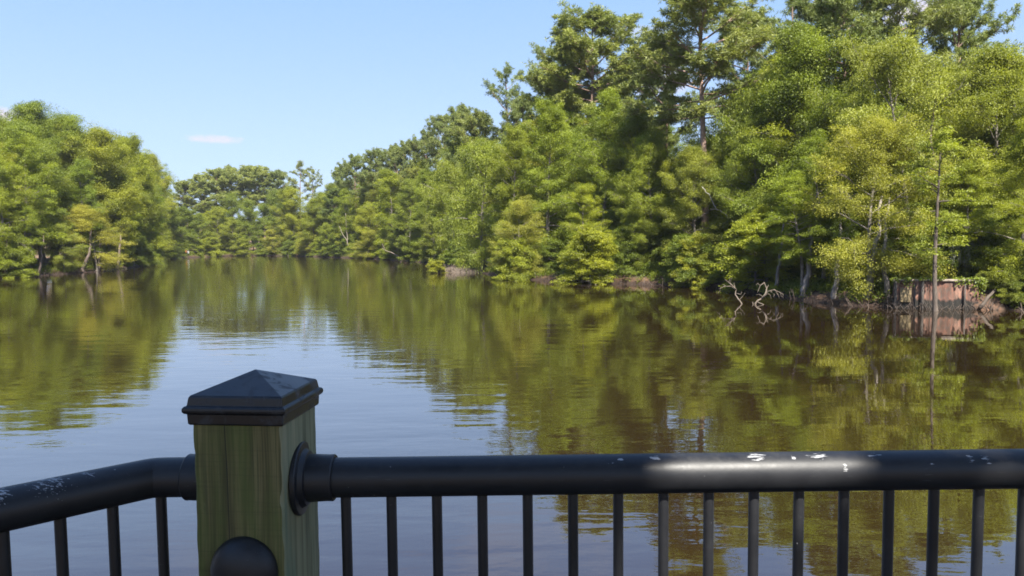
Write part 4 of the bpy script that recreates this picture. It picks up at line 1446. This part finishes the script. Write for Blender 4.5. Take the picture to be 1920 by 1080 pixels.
# left hand panel with its elbow
railL = empty('railing_panel', (ELB.x, ELB.y, 2.62))
tag(railL, 'black railing panel left of the timber post, bent towards the viewer', 'railing', 'black railing panels')
bpy.context.view_layer.update()
XL = PC.x - PW / 2 + .004
b = MB()
pts = [Vector((XL - .01, 1.675, ZR)), Vector((XL - .05, 1.675, ZR))]
start = ELB + Vector((.022, 0, 0))
end = ELB + dx_l * .022
pts += [start, start.lerp(ELB, .5).lerp(ELB.lerp(end, .5), .25), (start.lerp(ELB, .5)).lerp(ELB.lerp(end, .5), .75), end]
pts += [ELB + dx_l * (.022 + (1.7 - .022) * i / 20) for i in range(1, 21)]
b.tube(pts, RR, 40)
lay(b.build('top_rail', M['blackL'], None, True, 40), railL)
b = MB()
b.lathe([(-.002, .082), (.006, .082), (.0085, .080), (.010, .066), (.0125, .064), (.02, .060), (.022, .0535), (.062, .0515), (.0685, .0520), (.071, .0500), (.071, .0446)], Vector((XL, 1.675, ZR)), (-1, 0, 0), 48)
lay(b.build('wall_flange', M['black'], None, True, 35), railL)
b = MB()
b.tube([ELB + Vector((.1, 0, 2.74 - ZR)), ELB + Vector((0, 0, 2.74 - ZR)), ELB + dx_l * 1.7 + Vector((0, 0, 2.74 - ZR))], .02, 16)
lay(b.build('bottom_rail', M['black'], None, True, 40), railL)
for i in range(16):
    q = ELB + dx_l * (-.012 + .1015 * i)
    b = MB()
    b.tube([Vector((q.x, q.y, 2.75)), Vector((q.x, q.y, 3.2)), Vector((q.x, q.y, ZR - .03))], .0118, 16)
    lay(b.build('baluster', M['black'], None, True, 40), railL)

# deck under the viewer (below the frame)
M['plank'] = mat_simple('deck_boards', (.10, .085, .06), (.24, .21, .16), 5, stretch=(1, 8, 1))
db = MB()
for i in range(22):
    y = 1.72 - .145 * i
    xl = -.85 - max(0, (1.60 - y)) * 1.25
    xl = max(xl, -2.6)
    db.box(((xl + 4.7) / 2, y - .07, 2.60), (4.7 - xl, .138, .038))
for x in (-.5, 1.0, 2.6, 4.3):
    db.tube([(x, 1.2, -2), (x, 1.2, 2.58)], .1, 10)
    db.tube([(x, -1.2, -2), (x, -1.2, 2.58)], .1, 10)
do = db.build('deck', M['plank'], None, False)
tag(do, 'timber deck inside the railing', None, None, 'structure')

# ------------------------------------------------------------------ unseen tree over the deck, added to shade post and rail
tb = MB()
base = Vector((4.6, -9.0, .6))
fork = Vector((3.2, -6.2, 8.4))
tb.tube([base - Vector((0, 0, 1)), base, base.lerp(fork, .5) + Vector((.2, 0, 0)), fork], [.4, .32, .26, .2], 10)
cen = Vector((0, 1.66, ZR)) + SUN * 7.2
for k in range(9):
    q = cen + Vector((rnd.choice((rnd.uniform(-3.2, -.4), rnd.uniform(-2.4, -.4))), rnd.uniform(-2.4, 1.6), rnd.uniform(-.5, 1.6)))
    tb.tube([fork, fork.lerp(q, .5) + Vector((0, 0, rnd.uniform(0, .8))), q], [.07, .045, .012], 6)
n = 80000
c = np.stack([cen.x + rs.uniform(-4.2, 4.2, n), cen.y + rs.uniform(-3.2, 2.8, n), cen.z + rs.uniform(-.4, 1.6, n)], 1)
t = (c[:, 2] - ZR) / SUN.z
hx = c[:, 0] - SUN.x * t
hy = c[:, 1] - SUN.y * t
wob = rs.normal(0, .035, n)
wol = rs.normal(0, .10, n)
gap = (((hx > .12 + wol * 1.2) & (hx < .82 + wob)) | ((hx > .92 + wob) & (hx < 3.5) & (rs.uniform(size=n) < .97))) & (hy > 1.25) & (hy < 2.0)  # leaves cleared along sun rays so a patch of sun lands on the rail
lump = wavy(c[:, 0] * 1.7, c[:, 1] * 1.7 + 3) > -.75
keep = ~gap & (lump | (c[:, 0] < cen.x + 1.8))
c = c[keep]
n = len(c)
e = empty('added_shade_tree', base)
tag(e, 'unseen broad leafy tree added on the near bank to shade the deck', 'tree')
bpy.context.view_layer.update()
lay(tb.build('trunk', M['bark']), e)
o = bpy.data.objects.new('crown', leaf_mesh('crown', c, rs.normal(0, 1, (n, 3)), norm(rs.normal(0, .5, (n, 3)) + np.array([0, 0, 1])), rs.uniform(.12, .24, n), rs.uniform(.08, .15, n), rs.uniform(0, 1, n), M['broad']))
COL.objects.link(o)
lay(o, e)

# ------------------------------------------------------------------ summer haze over the river
hm, nt, out = mat('summer_haze')
pv = nt.nodes.new('ShaderNodeVolumePrincipled')
pv.inputs['Color'].default_value = (.93, .96, 1, 1)
pv.inputs['Density'].default_value = .00016
pv.inputs['Anisotropy'].default_value = .2
nt.links.new(pv.outputs[0], out.inputs['Volume'])
hb = MB()
hb.box((0, 350, 20.5), (3060, 3800, 47.6))
ho = hb.build('haze', hm, None, False)
tag(ho, 'thin pale summer haze over the river', None, None, 'stuff')

# ------------------------------------------------------------------ camera, sun, sky
cd = bpy.data.cameras.new('camera')
cd.sensor_width = 36
cd.lens = F / W * 36
cd.clip_start = .05
cd.clip_end = 6000
co = bpy.data.objects.new('camera', cd)
co.matrix_world = Matrix.Translation(CAM) @ CROT.to_4x4()
COL.objects.link(co)
sc.camera = co

sl = bpy.data.lights.new('sun', 'SUN')
sl.energy = 5.0
sl.angle = R(.53)
sl.color = (1, .95, .86)
slo = bpy.data.objects.new('sun', sl)
slo.rotation_euler = (-SUN).to_track_quat('-Z', 'Y').to_euler()
COL.objects.link(slo)

w = bpy.data.worlds.new('World')
sc.world = w
w.use_nodes = True
nt = w.node_tree
nt.nodes.clear()
b = NB(nt)
out = nt.nodes.new('ShaderNodeOutputWorld')
bg = b.n('Background')
sk = b.n('TexSky')
sk.sky_type = 'NISHITA'
sk.sun_disc = False
sk.sun_elevation = R(SUN_EL)
sk.sun_rotation = math.atan2(SUN.x, SUN.y)
sk.air_density = 1.0
sk.dust_density = 1.0
sk.ozone_density = 1.6
tc = b.n('TexCoord')
V = tc.outputs['Generated']
spz = b.n('SeparateXYZ')
b.l(V, spz.inputs[0])
clear = b.ramp(spz.outputs['Z'], [(0.0, (1.42, 1.86, 2.7)), (.14, (1.27, 1.74, 2.62)), (.31, (.92, 1.5, 2.5)), (.45, (.50, 1.05, 2.3)), (1.0, (.33, .80, 1.9))])
skc = b.mix(.9, sk.outputs[0], clear)


def cloud(px, py, wpx, hpx, strength, prev, freq=3.0):
    """a small cumulus wisp in the direction seen at that place"""
    d = ray(px, py).normalized()
    right = Vector((0, 0, 1)).cross(-d).normalized() * -1
    up = d.cross(right).normalized()
    if up.z < 0:
        up = -up
    comps = []
    for ax, ext in ((right, wpx / F), (up, hpx / F)):
        dp = b.n('VectorMath', operation='DOT_PRODUCT')
        b.l(V, dp.inputs[0])
        dp.inputs[1].default_value = ax
        comps.append(b.math('DIVIDE', dp.outputs['Value'], ext))
    fr = b.n('VectorMath', operation='DOT_PRODUCT')
    b.l(V, fr.inputs[0])
    fr.inputs[1].default_value = d
    r2 = b.math('ADD', b.math('MULTIPLY', comps[0], comps[0]), b.math('MULTIPLY', comps[1], comps[1]))
    nz = b.noise(b.mapping(V, (1, 1, 2.2)), freq * F / wpx, 4, .6)
    k = b.math('SUBTRACT', b.math('ADD', 1.15, b.math('MULTIPLY', b.math('SUBTRACT', nz, .5), 2.2)), r2)
    k = b.math('MULTIPLY', b.math('MULTIPLY', k, .8, clamp=True), strength)
    k = b.math('MULTIPLY', k, b.math('GREATER_THAN', fr.outputs['Value'], 0.5))
    return b.mix(k, prev, (2.8, 2.3, 2.25))


c = skc
for args in [(400, 261, 48, 8, .5), (5, 218, 40, 14, .7), (1195, 60, 60, 10, .25), (1715, 25, 70, 30, .7), (1240, 145, 60, 40, .6)]:
    c = cloud(*args, c)
# thin broken cloud higher up, above the frame, mirrored faintly in the near water
nz = b.noise(b.mapping(V, (1, 1, 2.6)), 5.0, 4, .55)
sp = b.n('SeparateXYZ')
b.l(V, sp.inputs[0])
hi = b.ramp(sp.outputs['Z'], [(.33, (0, 0, 0)), (.42, (1, 1, 1))])
k = b.math('MULTIPLY', b.math('MULTIPLY', b.ramp(nz, [(.5, (0, 0, 0)), (.75, (1, 1, 1))]), hi), .5)
c = b.mix(k, c, (2.6, 2.4, 2.5))
b.l(c, bg.inputs['Color'])
bg.inputs['Strength'].default_value = .13
b.l(bg.outputs[0], out.inputs[0])

sc.view_settings.view_transform = 'Standard'
sc.view_settings.look = 'None'
sc.view_settings.exposure = 1.6
sc.view_settings.gamma = 1
sc.cycles.filter_width = 1.75
sc.cycles.max_bounces = 6
sc.cycles.diffuse_bounces = 4
sc.cycles.glossy_bounces = 3
sc.cycles.transmission_bounces = 3
sc.cycles.caustics_reflective = False
sc.cycles.caustics_refractive = False
sc.cycles.sample_clamp_indirect = 6
try:
    sc.cycles.use_denoising = True
    sc.cycles.denoiser = 'OPENIMAGEDENOISE'
    sc.cycles.denoising_input_passes = 'RGB_ALBEDO_NORMAL'
    sc.cycles.denoising_prefilter = 'NONE'
except Exception:
    pass
